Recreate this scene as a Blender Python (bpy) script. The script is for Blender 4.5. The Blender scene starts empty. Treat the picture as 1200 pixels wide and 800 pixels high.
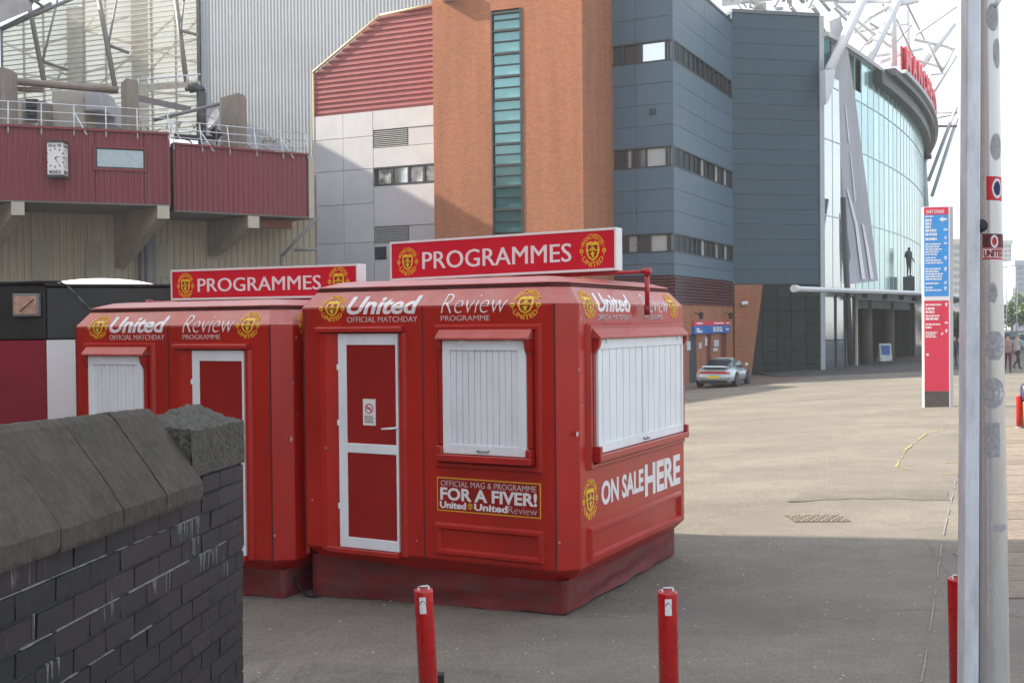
import bpy, bmesh, math, random
from mathutils import Vector, Matrix
random.seed(7)
R = math.radians
SC = bpy.context.scene
COL = SC.collection

# ------------------------------------------------------------------ camera
F, CH = 1295.0, 2.4
PITCH, ROLL = math.atan(20.6/F), R(.53)
fw = Vector((0, math.cos(PITCH), -math.sin(PITCH))); up0 = Vector((0, math.sin(PITCH), math.cos(PITCH))); rt0 = Vector((1, 0, 0))
CR = rt0*math.cos(ROLL) - up0*math.sin(ROLL)
CU = rt0*math.sin(ROLL) + up0*math.cos(ROLL)
CP = Vector((0, 0, CH))
cam = bpy.data.objects.new('camera', bpy.data.cameras.new('camera')); COL.objects.link(cam)
cam.matrix_world = Matrix(((CR.x, CU.x, -fw.x, 0), (CR.y, CU.y, -fw.y, 0), (CR.z, CU.z, -fw.z, CH), (0, 0, 0, 1)))
cam.data.sensor_width = 36; cam.data.lens = F/1200*36; cam.data.clip_end = 5000; cam.data.clip_start = .05
SC.camera = cam

# ------------------------------------------------------------------ light
SUN_EL = 33.0
TR = Vector((1, -.15, 0)).normalized()            # horizontal travel of the sunlight
world = bpy.data.worlds.new('World'); SC.world = world; world.use_nodes = True
nt = world.node_tree; bg = nt.nodes['Background']; sky = nt.nodes.new('ShaderNodeTexSky')
sky.sky_type = 'NISHITA'; sky.sun_disc = False; sky.sun_elevation = R(SUN_EL)
sky.sun_rotation = math.atan2(-TR.x, -TR.y)
sky.air_density = 1.0; sky.dust_density = 3.5; sky.ozone_density = 1.0; sky.altitude = 0
nt.links.new(sky.outputs[0], bg.inputs[0]); bg.inputs[1].default_value = .07
bg2 = nt.nodes.new('ShaderNodeBackground'); bg2.inputs[0].default_value = (.96, .98, 1, 1); bg2.inputs[1].default_value = .43   # even white haze of a bright day
ash = nt.nodes.new('ShaderNodeAddShader'); nt.links.new(bg.outputs[0], ash.inputs[0]); nt.links.new(bg2.outputs[0], ash.inputs[1]); nt.links.new(ash.outputs[0], nt.nodes['World Output'].inputs[0])
sl = bpy.data.lights.new('sun', 'SUN'); sl.energy = 5.0; sl.angle = R(.5); sl.color = (1, .89, .73)
sun = bpy.data.objects.new('sun', sl); COL.objects.link(sun)
sd = Vector((TR.x*math.cos(R(SUN_EL)), TR.y*math.cos(R(SUN_EL)), -math.sin(R(SUN_EL))))
sun.rotation_euler = sd.to_track_quat('-Z', 'Y').to_euler(); sun.location = (-40, 5, 40)
SC.view_settings.view_transform = 'Standard'; SC.view_settings.look = 'None'
SC.view_settings.exposure = 1.12; SC.view_settings.gamma = 1

# ------------------------------------------------------------------ geometry of the place
A0 = Vector((.429, 9.074)); FRD = Vector((-.883, .469))
def gz(x, y):                                      # the forecourt falls gently away to the left
    s = (x-A0.x)*FRD.x + (y-A0.y)*FRD.y
    return -.05*min(max(s, 0), 15)
def ray(px, py): return fw + CR*((px-600)/F) + CU*((400-py)/F)
def AT(px, py, Y):
    d = ray(px, py); return CP + d*(Y/d.y)
def G(px, py, h=0):
    d = ray(px, py); z = h
    for i in range(30):
        p = CP + d*((z-CH)/d.z); z = gz(p.x, p.y)+h
    return p
class Face:                                        # a vertical plane through p, u runs to the right
    def __init__(s, p, az):
        s.p = Vector((p[0], p[1], 0)); s.d = Vector((math.sin(R(az)), math.cos(R(az)), 0))
        s.n = Vector((s.d.y, -s.d.x, 0))
        if s.n.dot(-s.p) < 0: s.n = -s.n
    def uz(s, px, py, out=0):
        d = ray(px, py); pp = s.p + s.n*out
        t = (pp-Vector((0, 0, 0))).dot(s.n)/d.dot(s.n); q = CP + d*t
        return (q-pp).dot(s.d), q.z
    def P(s, u, z, o=0):
        v = s.p + s.d*u + s.n*o; return Vector((v.x, v.y, z))

# ------------------------------------------------------------------ materials
MATS = {}
def mat(name, col, rough=.6, var=.12, scale=6, bump=0., bscale=40, metal=0., dirt=None, dirt_scale=2., dirt_amt=.5, spec=.5, coat=0, stretch=(1, 1, 1), objrand=0, coords='Position'):
    if name in MATS: return MATS[name]
    m = bpy.data.materials.new(name); m.use_nodes = True; t = m.node_tree; b = t.nodes['Principled BSDF']
    MATS[name] = m; N = t.nodes.new; L = t.links.new
    b.inputs['Roughness'].default_value = rough; b.inputs['Metallic'].default_value = metal
    b.inputs['Specular IOR Level'].default_value = spec; b.inputs['Coat Weight'].default_value = coat; b.inputs['Coat Roughness'].default_value = .15
    geo = N('ShaderNodeNewGeometry'); mp = N('ShaderNodeMapping'); mp.inputs['Scale'].default_value = stretch
    L(geo.outputs['Position'], mp.inputs[0])
    n1 = N('ShaderNodeTexNoise'); n1.inputs['Scale'].default_value = scale; n1.inputs['Detail'].default_value = 6; n1.inputs['Roughness'].default_value = .65
    L(mp.outputs[0], n1.inputs['Vector'])
    r = N('ShaderNodeValToRGB'); c = Vector(col)
    r.color_ramp.elements[0].position = .3; r.color_ramp.elements[1].position = .72
    r.color_ramp.elements[0].color = (*(c*(1-var)), 1); r.color_ramp.elements[1].color = (*[min(1, v) for v in c*(1+var)], 1)
    L(n1.outputs['Fac'], r.inputs[0]); out = r.outputs[0]
    if dirt:
        n2 = N('ShaderNodeTexNoise'); n2.inputs['Scale'].default_value = dirt_scale; n2.inputs['Detail'].default_value = 8; n2.inputs['Roughness'].default_value = .7
        L(mp.outputs[0], n2.inputs['Vector'])
        r2 = N('ShaderNodeValToRGB'); r2.color_ramp.elements[0].position = .45; r2.color_ramp.elements[1].position = .75
        r2.color_ramp.elements[0].color = (0, 0, 0, 1); r2.color_ramp.elements[1].color = (dirt_amt,)*3+(1,)
        L(n2.outputs['Fac'], r2.inputs[0])
        mx = N('ShaderNodeMix'); mx.data_type = 'RGBA'; L(r2.outputs[0], mx.inputs[0]); L(out, mx.inputs[6]); mx.inputs[7].default_value = (*dirt, 1)
        out = mx.outputs[2]
    if objrand:
        oi = N('ShaderNodeObjectInfo'); mr = N('ShaderNodeMapRange'); L(oi.outputs['Random'], mr.inputs[0]); mr.inputs[3].default_value = 1-objrand; mr.inputs[4].default_value = 1+objrand
        hs = N('ShaderNodeHueSaturation'); L(mr.outputs[0], hs.inputs['Value']); L(out, hs.inputs['Color']); out = hs.outputs[0]
    L(out, b.inputs['Base Color'])
    mr2 = N('ShaderNodeMapRange'); L(n1.outputs['Fac'], mr2.inputs[0]); mr2.inputs[3].default_value = max(rough-.12, .03); mr2.inputs[4].default_value = min(rough+.12, 1); L(mr2.outputs[0], b.inputs['Roughness'])
    if bump:
        n3 = N('ShaderNodeTexNoise'); n3.inputs['Scale'].default_value = bscale; n3.inputs['Detail'].default_value = 5
        L(geo.outputs['Position'], n3.inputs['Vector'])
        bp = N('ShaderNodeBump'); bp.inputs['Strength'].default_value = bump; bp.inputs['Distance'].default_value = .02
        L(n3.outputs['Fac'], bp.inputs['Height']); L(bp.outputs[0], b.inputs['Normal'])
    return m
def flat(name, col, rough=.5, metal=0.): return mat(name, col, rough, var=.05, scale=12, metal=metal)

RED = mat('red_kiosk_paint', (.45, .015, .008), .36, var=.16, scale=1.6, bump=.12, bscale=5, dirt=(.22, .013, .009), dirt_scale=1.7, dirt_amt=.55, stretch=(1, 1, .35), coat=.15)
REDF = mat('faded_red_paint', (.50, .125, .105), .42, var=.16, scale=2.5, bump=.1, bscale=6, dirt=(.50, .27, .25), dirt_scale=3, dirt_amt=.6, coat=.2)  # faded red, lightened in colour for the sky reflected on the sloped fascia
REDTRIM = mat('red_trim_paint', (.42, .018, .012), .34, var=.1, scale=3, dirt=(.2, .02, .02), dirt_scale=5, dirt_amt=.5, coat=.2)
MAROON = mat('maroon_skirt_cloth', (.17, .022, .024), .75, var=.3, scale=3, bump=.4, bscale=12, dirt=(.09, .07, .065), dirt_scale=3.5, dirt_amt=.8, stretch=(1, 1, 2))
WHITEP = mat('white_upvc', (.82, .86, .90), .35, var=.04, scale=3, dirt=(.55, .56, .57), dirt_scale=5, dirt_amt=.35, stretch=(1, 1, .4))
WHITE = mat('white_paint', (.8, .8, .8), .5, var=.03, scale=4)
LETW = mat('white_vinyl', (.82, .81, .82), .45, var=.04, scale=7)
LETWD = mat('thin_white_vinyl', (.62, .50, .50), .5, var=.08, scale=9)
SIGNRED = mat('sign_red', (.62, .012, .035), .35, var=.04, scale=2)
GOLD = mat('gold_print', (.78, .42, .035), .5, var=.08, scale=15)
YEL = mat('yellow_print', (.82, .55, .03), .5, var=.08, scale=15)
DRED = flat('dark_red_print', (.25, .01, .012), .5)
BLACK = mat('black_rubber', (.02, .02, .02), .7, var=.2, scale=8)
DARK = mat('dark_gap', (.03, .028, .03), .8, var=.2)
SEAL = mat('dark_seal', (.09, .02, .02), .7, var=.2)
CHROME = flat('bare_steel', (.55, .55, .56), .3, .9)
GALV = mat('galvanised_steel', (.70, .74, .80), .4, var=.1, scale=9, metal=.15, dirt=(.30, .32, .35), dirt_scale=14, dirt_amt=.6, stretch=(1, 1, .25))
STAINLESS = mat('brushed_steel_pole', (.66, .65, .64), .25, var=.06, scale=14, metal=.45, dirt=(.38, .36, .35), dirt_scale=9, dirt_amt=.6, stretch=(1, 1, .12))
RESID = mat('sticker_residue', (.42, .42, .44), .8, var=.25, scale=60, dirt=(.25, .25, .27), dirt_scale=45, dirt_amt=.9)
BOLR = mat('bollard_red', (.50, .008, .010), .28, var=.06, scale=9, coat=.3, dirt=(.25, .02, .02), dirt_scale=20, dirt_amt=.4)
CONC = mat('concrete', (.30, .27, .23), .85, var=.18, scale=1.2, bump=.2, dirt=(.17, .15, .13), dirt_scale=1.5, dirt_amt=.7, stretch=(1, 1, .4))
CONCL = mat('pale_concrete', (.50, .46, .39), .85, var=.12, scale=2)
COPING = mat('weathered_coping_stone', (.066, .057, .045), .95, var=.35, scale=5, bump=.35, bscale=30, dirt=(.12, .112, .095), dirt_scale=30, dirt_amt=.6, objrand=.2)
PIERCAP = mat('rough_granite_cap', (.095, .088, .075), .9, var=.45, scale=40, bump=1.0, bscale=55, dirt=(.04, .038, .035), dirt_scale=30, dirt_amt=.9)
GREYP = mat('grey_cladding', (.50, .51, .54), .5, var=.06, scale=.5, dirt=(.38, .38, .40), dirt_scale=.6, dirt_amt=.5, objrand=.05)
REDCL = mat('red_roof_cladding', (.34, .10, .10), .55, var=.1, scale=.6, dirt=(.30, .10, .10), dirt_scale=1, dirt_amt=.5)
REDBL = mat('red_box_cladding', (.215, .034, .048), .5, var=.1, scale=.6, dirt=(.16, .025, .035), dirt_scale=1.2, dirt_amt=.6, stretch=(1, 1, .3))
BEIGE = mat('beige_cladding', (.42, .385, .30), .7, var=.1, scale=.5, dirt=(.31, .28, .22), dirt_scale=.8, dirt_amt=.7, stretch=(1, 1, .3))
SILV = mat('silver_cladding', (.50, .53, .555), .5, var=.07, scale=.15, dirt=(.42, .43, .44), dirt_scale=.12, dirt_amt=.6, stretch=(1, 1, 1.5))
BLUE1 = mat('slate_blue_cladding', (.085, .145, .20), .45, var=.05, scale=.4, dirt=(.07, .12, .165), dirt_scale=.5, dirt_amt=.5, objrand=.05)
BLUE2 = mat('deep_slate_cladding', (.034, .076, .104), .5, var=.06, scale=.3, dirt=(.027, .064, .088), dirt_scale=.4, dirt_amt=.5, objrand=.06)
JOINT = flat('cladding_joint', (.035, .055, .07), .8)
FRAME = flat('dark_window_frame', (.035, .045, .05), .4)
GRANITE = mat('dark_green_stone', (.014, .026, .023), .6, spec=.2, var=.35, scale=2.5, dirt=(.03, .042, .038), dirt_scale=4, dirt_amt=.6, objrand=.2)
BRONZE = mat('dark_bronze', (.035, .045, .045), .45, var=.3, scale=6, metal=.4)
TUBEW = mat('white_steel_tube', (.66, .68, .72), .4, var=.06, scale=1)
TUBEG = mat('grey_steel', (.22, .22, .23), .5, var=.15, scale=2)
BLUES = flat('sign_blue', (.02, .15, .52), .4)
TOTRED = flat('totem_red', (.72, .035, .09), .4)
TOTBLUE = flat('totem_blue', (.05, .32, .78), .4)
PLASTER = mat('cream_door_frame', (.5, .46, .4), .6)
TRUNK = mat('bark', (.09, .07, .05), .9, var=.3, bump=.5)
LEAF = mat('foliage', (.07, .11, .04), .7, var=.4, scale=.8)

def glass(name, col, rough=.08, metal=.0, spec=1., bumpy=0):
    m = mat(name, col, rough, var=.12, scale=.35, spec=spec, metal=metal, objrand=.25)
    return m
GLD = glass('dark_glass', (.03, .04, .05)); GLT = glass('teal_glass', (.16, .36, .37), .12, .35)
GLP = glass('pale_blind_glass', (.42, .43, .42), .25); GLC = mat('curtain_wall_glass', (.40, .62, .62), .13, var=.06, scale=.2, metal=.75, objrand=.13)
GLV = mat('clear_mirror_glass', (.62, .66, .68), .06, var=.05, metal=.85, scale=.3)
GLTD = mat('lower_teal_glass', (.06, .17, .18), .12, var=.15, scale=.5, metal=.25, objrand=.15)

def brick_mat():
    m = bpy.data.materials.new('orange_brick'); m.use_nodes = True; t = m.node_tree; b = t.nodes['Principled BSDF']; N = t.nodes.new; L = t.links.new
    geo = N('ShaderNodeNewGeometry'); sx = N('ShaderNodeSeparateXYZ'); L(geo.outputs['Position'], sx.inputs[0])
    ad = N('ShaderNodeMath'); ad.operation = 'SUBTRACT'; L(sx.outputs['X'], ad.inputs[0]); L(sx.outputs['Y'], ad.inputs[1])
    cx = N('ShaderNodeCombineXYZ'); L(ad.outputs[0], cx.inputs[0]); L(sx.outputs['Z'], cx.inputs[1])
    bt = N('ShaderNodeTexBrick'); L(cx.outputs[0], bt.inputs['Vector']); bt.inputs['Scale'].default_value = 1
    bt.inputs['Brick Width'].default_value = .225; bt.inputs['Row Height'].default_value = .075; bt.inputs['Mortar Size'].default_value = .008
    bt.inputs['Color1'].default_value = (.40, .135, .055, 1); bt.inputs['Color2'].default_value = (.31, .096, .040, 1); bt.inputs['Mortar'].default_value = (.30, .19, .13, 1)
    n = N('ShaderNodeTexNoise'); n.inputs['Scale'].default_value = .7; n.inputs['Detail'].default_value = 6; L(geo.outputs['Position'], n.inputs['Vector'])
    mr = N('ShaderNodeMapRange'); L(n.outputs['Fac'], mr.inputs[0]); mr.inputs[3].default_value = .7; mr.inputs[4].default_value = 1.3
    mpn = N('ShaderNodeMapping'); mpn.inputs['Scale'].default_value = (2.2, 2.2, .25); L(geo.outputs['Position'], mpn.inputs[0]); L(mpn.outputs[0], n.inputs['Vector'])
    hs = N('ShaderNodeHueSaturation'); L(mr.outputs[0], hs.inputs['Value']); L(bt.outputs['Color'], hs.inputs['Color']); L(hs.outputs[0], b.inputs['Base Color'])
    b.inputs['Roughness'].default_value = .85; return m
BRICKM = brick_mat()

def wallbrick_mat():
    m = bpy.data.materials.new('dark_engineering_brick'); m.use_nodes = True; t = m.node_tree; b = t.nodes['Principled BSDF']; N = t.nodes.new; L = t.links.new
    geo = N('ShaderNodeNewGeometry'); oi = N('ShaderNodeObjectInfo')
    r = N('ShaderNodeValToRGB'); L(oi.outputs['Random'], r.inputs[0])
    r.color_ramp.elements[0].color = (.013, .0135, .017, 1); r.color_ramp.elements[1].color = (.028, .021, .024, 1)
    e = r.color_ramp.elements.new(.5); e.color = (.019, .017, .021, 1)
    n = N('ShaderNodeTexNoise'); n.inputs['Scale'].default_value = 22; n.inputs['Detail'].default_value = 8; n.inputs['Roughness'].default_value = .7; L(geo.outputs['Position'], n.inputs['Vector'])
    mr = N('ShaderNodeMapRange'); L(n.outputs['Fac'], mr.inputs[0]); mr.inputs[3].default_value = .45; mr.inputs[4].default_value = 1.7
    hs = N('ShaderNodeHueSaturation'); L(mr.outputs[0], hs.inputs['Value']); L(r.outputs[0], hs.inputs['Color'])
    # lime bloom: thin vertical runs
    mp = N('ShaderNodeMapping'); mp.inputs['Scale'].default_value = (60, 60, 3.5); L(geo.outputs['Position'], mp.inputs[0])
    n2 = N('ShaderNodeTexNoise'); n2.inputs['Scale'].default_value = 1; n2.inputs['Detail'].default_value = 4; L(mp.outputs[0], n2.inputs['Vector'])
    mp3 = N('ShaderNodeMapping'); mp3.inputs['Scale'].default_value = (2.2, 2.2, 5); L(geo.outputs['Position'], mp3.inputs[0])
    n3 = N('ShaderNodeTexNoise'); n3.inputs['Scale'].default_value = 1; n3.inputs['Detail'].default_value = 3; L(mp3.outputs[0], n3.inputs['Vector'])
    mu = N('ShaderNodeMath'); mu.operation = 'MULTIPLY'; L(n2.outputs['Fac'], mu.inputs[0]); L(n3.outputs['Fac'], mu.inputs[1])
    rr = N('ShaderNodeValToRGB'); rr.color_ramp.elements[0].position = .385; rr.color_ramp.elements[0].color = (0, 0, 0, 1); rr.color_ramp.elements[1].position = .52; rr.color_ramp.elements[1].color = (.75,)*3+(1,)
    L(mu.outputs[0], rr.inputs[0])
    mx = N('ShaderNodeMix'); mx.data_type = 'RGBA'; L(rr.outputs[0], mx.inputs[0]); L(hs.outputs[0], mx.inputs[6]); mx.inputs[7].default_value = (.42, .42, .42, 1)
    L(mx.outputs[2], b.inputs['Base Color']); b.inputs['Roughness'].default_value = .6
    bp = N('ShaderNodeBump'); bp.inputs['Strength'].default_value = .5; bp.inputs['Distance'].default_value = .004; L(n.outputs['Fac'], bp.inputs['Height']); L(bp.outputs[0], b.inputs['Normal'])
    return m
WBRICK = wallbrick_mat()
MORTAR = mat('dark_mortar', (.028, .028, .03), .95, var=.3, scale=12, dirt=(.10, .10, .10), dirt_scale=7, dirt_amt=.6, bump=.5)

def asphalt_mat(name, c0, c1, crack=True, speck=(.45, .44, .40)):
    m = bpy.data.materials.new(name); m.use_nodes = True; t = m.node_tree; b = t.nodes['Principled BSDF']; N = t.nodes.new; L = t.links.new
    geo = N('ShaderNodeNewGeometry')
    def noise(s, d=6, rg=.6, st=None):
        n = N('ShaderNodeTexNoise'); n.inputs['Scale'].default_value = s; n.inputs['Detail'].default_value = d; n.inputs['Roughness'].default_value = rg
        if st:
            mp = N('ShaderNodeMapping'); mp.inputs['Scale'].default_value = st; mp.inputs['Rotation'].default_value = (0, 0, .3); L(geo.outputs['Position'], mp.inputs[0]); L(mp.outputs[0], n.inputs['Vector'])
        else: L(geo.outputs['Position'], n.inputs['Vector'])
        return n
    def ramp(src, p0, p1, a, bb):
        r = N('ShaderNodeValToRGB'); r.color_ramp.elements[0].position = p0; r.color_ramp.elements[1].position = p1
        r.color_ramp.elements[0].color = (*a, 1); r.color_ramp.elements[1].color = (*bb, 1); L(src, r.inputs[0]); return r.outputs[0]
    def mix(f, a, bb, mode='MIX'):
        mx = N('ShaderNodeMix'); mx.data_type = 'RGBA'; mx.blend_type = mode
        if isinstance(f, float): mx.inputs[0].default_value = f
        else: L(f, mx.inputs[0])
        for i, v in ((6, a), (7, bb)):
            if isinstance(v, tuple): mx.inputs[i].default_value = (*v, 1)
            else: L(v, mx.inputs[i])
        return mx.outputs[2]
    big = noise(.28, 5, .6, (1, 1.8, 1)); c = ramp(big.outputs['Fac'], .34, .66, c0, c1)
    mid = noise(2.2, 6, .7); c = mix(1., c, ramp(mid.outputs['Fac'], .3, .7, (.88,)*3, (1.1,)*3), 'MULTIPLY')
    fine = noise(70, 4, .8); c = mix(1., c, ramp(fine.outputs['Fac'], .32, .68, (.55,)*3, (1.42,)*3), 'MULTIPLY'); c = mix(1., c, ramp(noise(17, 5, .75).outputs['Fac'], .3, .7, (.84,)*3, (1.14,)*3), 'MULTIPLY')
    if crack:
        v = N('ShaderNodeTexVoronoi'); v.feature = 'DISTANCE_TO_EDGE'; v.inputs['Scale'].default_value = .23
        w = noise(1.3, 5); va = N('ShaderNodeMix'); va.data_type = 'VECTOR'; va.inputs[0].default_value = .18; L(geo.outputs['Position'], va.inputs[4]); L(w.outputs['Color'], va.inputs[5]); L(va.outputs[1], v.inputs['Vector'])
        msk = noise(.35, 2); mm = N('ShaderNodeMath'); mm.operation = 'MULTIPLY'
        L(ramp(v.outputs['Distance'], .0, .006, (1,)*3, (0,)*3), mm.inputs[0]); L(ramp(msk.outputs['Fac'], .5, .62, (0,)*3, (.4,)*3), mm.inputs[1])
        c = mix(mm.outputs[0], c, (.035, .032, .03))
        # pale worn patches, dark stains
        c = mix(ramp(noise(.9, 8, .75, (1, 2.5, 1)).outputs['Fac'], .6, .78, (0,)*3, (.25,)*3), c, speck)
        c = mix(ramp(noise(.55, 6, .7).outputs['Fac'], .60, .74, (0,)*3, (.7,)*3), c, tuple(v*.55 for v in c0))
    vs = N('ShaderNodeTexVoronoi'); vs.inputs['Scale'].default_value = 5.5; L(geo.outputs['Position'], vs.inputs['Vector'])
    c = mix(ramp(vs.outputs['Distance'], .035, .06, (.8,)*3, (0,)*3), c, (.55, .54, .5))
    L(c, b.inputs['Base Color']); b.inputs['Roughness'].default_value = .88; b.inputs['Specular IOR Level'].default_value = .3
    bp = N('ShaderNodeBump'); bp.inputs['Strength'].default_value = .55; bp.inputs['Distance'].default_value = .008; L(fine.outputs['Fac'], bp.inputs['Height']); L(bp.outputs[0], b.inputs['Normal'])
    return m
ASPH = asphalt_mat('worn_asphalt', (.165, .152, .131), (.222, .204, .172))
ROADM = asphalt_mat('dark_road', (.07, .068, .07), (.095, .09, .09), False)
PINKP = asphalt_mat('pinkish_block_paving', (.15, .105, .095), (.20, .145, .125), False)
SLABM = mat('worn_paving_slab', (.225, .185, .15), .9, var=.2, scale=14, bump=.4, dirt=(.13, .10, .085), dirt_scale=6, dirt_amt=.7, objrand=.16)
KERBM = mat('kerb_concrete', (.22, .205, .19), .9, var=.25, scale=10, bump=.4, objrand=.1)
YELM = mat('worn_yellow_paint', (.40, .33, .14), .85, var=.25, scale=30, dirt=(.2, .17, .13), dirt_scale=22, dirt_amt=1.)
PALEM = mat('worn_pale_line', (.27, .255, .23), .9, var=.2, scale=30, dirt=(.15, .135, .12), dirt_scale=14, dirt_amt=1.)

def poly_mat():                                    # translucent cladding sheet
    m = bpy.data.materials.new('translucent_sheet'); m.use_nodes = True; t = m.node_tree; t.nodes.clear(); N = t.nodes.new; L = t.links.new
    o = N('ShaderNodeOutputMaterial'); tr = N('ShaderNodeBsdfTranslucent'); tr.inputs[0].default_value = (.95, .92, .84, 1)
    tp = N('ShaderNodeBsdfTransparent'); tp.inputs[0].default_value = (.95, .94, .88, 1); df = N('ShaderNodeBsdfDiffuse'); df.inputs[0].default_value = (.8, .79, .74, 1)
    a = N('ShaderNodeMixShader'); a.inputs[0].default_value = .5; L(tr.outputs[0], a.inputs[1]); L(df.outputs[0], a.inputs[2])
    c = N('ShaderNodeMixShader'); c.inputs[0].default_value = .55; L(a.outputs[0], c.inputs[1]); L(tp.outputs[0], c.inputs[2]); L(c.outputs[0], o.inputs[0]); return m
POLY = poly_mat()

# ------------------------------------------------------------------ builders
def thing(name, label, cat, loc=(0, 0, 0), rotz=0, group=None, mtx=None):
    o = bpy.data.objects.new(name, None); COL.objects.link(o); o.empty_display_size = .2
    M = mtx if mtx is not None else Matrix.Translation(Vector(loc)) @ Matrix.Rotation(rotz, 4, 'Z')
    o.matrix_world = M; o['label'] = label; o['category'] = cat
    if group: o['group'] = group
    TM[o.name] = M.copy(); return o
TM = {}
def tag(o, label=None, cat=None, group=None, kind=None):
    if label: o['label'] = label
    if cat: o['category'] = cat
    if group: o['group'] = group
    if kind: o['kind'] = kind
    return o
def link(name, me, parent=None):
    o = bpy.data.objects.new(name, me); COL.objects.link(o)
    if parent is not None: o.parent = parent
    return o
def root_of(o):
    while o.parent: o = o.parent
    return o
class MB:
    def __init__(s): s.bm = bmesh.new(); s.m = 0
    def verts(s, pts): return [s.bm.verts.new(p) for p in pts]
    def face(s, vs):
        try: f = s.bm.faces.new(vs); f.material_index = s.m; return f
        except ValueError: return None
    def poly(s, pts): return s.face(s.verts(pts))
    def hexa(s, p):                                # p[0:4] bottom ring, p[4:8] top ring
        v = s.verts(p)
        for q in ((0, 3, 2, 1), (4, 5, 6, 7), (0, 1, 5, 4), (1, 2, 6, 5), (2, 3, 7, 6), (3, 0, 4, 7)): s.face([v[i] for i in q])
        return s
    def box(s, x0, x1, y0, y1, z0, z1):
        return s.hexa([(x0, y0, z0), (x1, y0, z0), (x1, y1, z0), (x0, y1, z0), (x0, y0, z1), (x1, y0, z1), (x1, y1, z1), (x0, y1, z1)])
    def fbox(s, f, u0, u1, z0, z1, o0, o1):        # box on a Face
        return s.hexa([f.P(u0, z0, o1), f.P(u1, z0, o1), f.P(u1, z0, o0), f.P(u0, z0, o0), f.P(u0, z1, o1), f.P(u1, z1, o1), f.P(u1, z1, o0), f.P(u0, z1, o0)])
    def prism(s, pts, vec):                        # polygon extruded along vec
        a = s.verts(pts); vec = Vector(vec); b = s.verts([Vector(p)+vec for p in pts]); n = len(a)
        s.face(a[::-1]); s.face(b)
        for i in range(n): s.face([a[i], a[(i+1) % n], b[(i+1) % n], b[i]])
        return s
    def tube(s, a, b, r, r2=None, n=10, cap=True):
        a = Vector(a); b = Vector(b); r2 = r if r2 is None else r2; d = (b-a)
        if d.length < 1e-6: return s
        d.normalize(); x = d.orthogonal().normalized(); y = d.cross(x)
        A = s.verts([a+(x*math.cos(2*math.pi*i/n)+y*math.sin(2*math.pi*i/n))*r for i in range(n)])
        B = s.verts([b+(x*math.cos(2*math.pi*i/n)+y*math.sin(2*math.pi*i/n))*r2 for i in range(n)])
        for i in range(n):
            f = s.face([A[i], A[(i+1) % n], B[(i+1) % n], B[i]])
            if f: f.smooth = True
        if cap: s.face(A[::-1]); s.face(B)
        return s
    def path(s, pts, r, n=8):
        for i in range(len(pts)-1): s.tube(pts[i], pts[i+1], r, n=n)
        return s
    def lathe(s, prof, c=(0, 0, 0), axis='z', n=20, smooth=True):   # prof: (radius, height)
        rings = []
        for r, h in prof:
            ring = []
            for i in range(n):
                a = 2*math.pi*i/n; p = (r*math.cos(a), r*math.sin(a), h)
                if axis == 'x': p = (h, r*math.cos(a), r*math.sin(a))
                if axis == 'y': p = (r*math.cos(a), h, r*math.sin(a))
                ring.append((p[0]+c[0], p[1]+c[1], p[2]+c[2]))
            rings.append(s.verts(ring))
        for k in range(len(rings)-1):
            for i in range(n):
                f = s.face([rings[k][i], rings[k][(i+1) % n], rings[k+1][(i+1) % n], rings[k+1][i]])
                if f: f.smooth = smooth
        s.face(rings[0][::-1]); s.face(rings[-1]); return s
    def mesh(s, name, mats, mtx=None, bevel=0, smooth=False):
        if mtx is not None: bmesh.ops.transform(s.bm, matrix=mtx, verts=s.bm.verts)
        bmesh.ops.recalc_face_normals(s.bm, faces=s.bm.faces)
        if bevel: bmesh.ops.bevel(s.bm, geom=list(s.bm.edges), offset=bevel, segments=1, affect='EDGES', profile=.5, clamp_overlap=True)
        me = bpy.data.meshes.new(name); s.bm.to_mesh(me); s.bm.free()
        for m in (mats if isinstance(mats, (list, tuple)) else [mats]): me.materials.append(m)
        if smooth:
            for p in me.polygons: p.use_smooth = True
        return me
    def build(s, name, mats, parent=None, world=True, bevel=0, smooth=False):
        mtx = None
        if parent is not None and world: mtx = TM[root_of(parent).name].inverted()
        return link(name, s.mesh(name, mats, mtx, bevel, smooth), parent)

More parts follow.
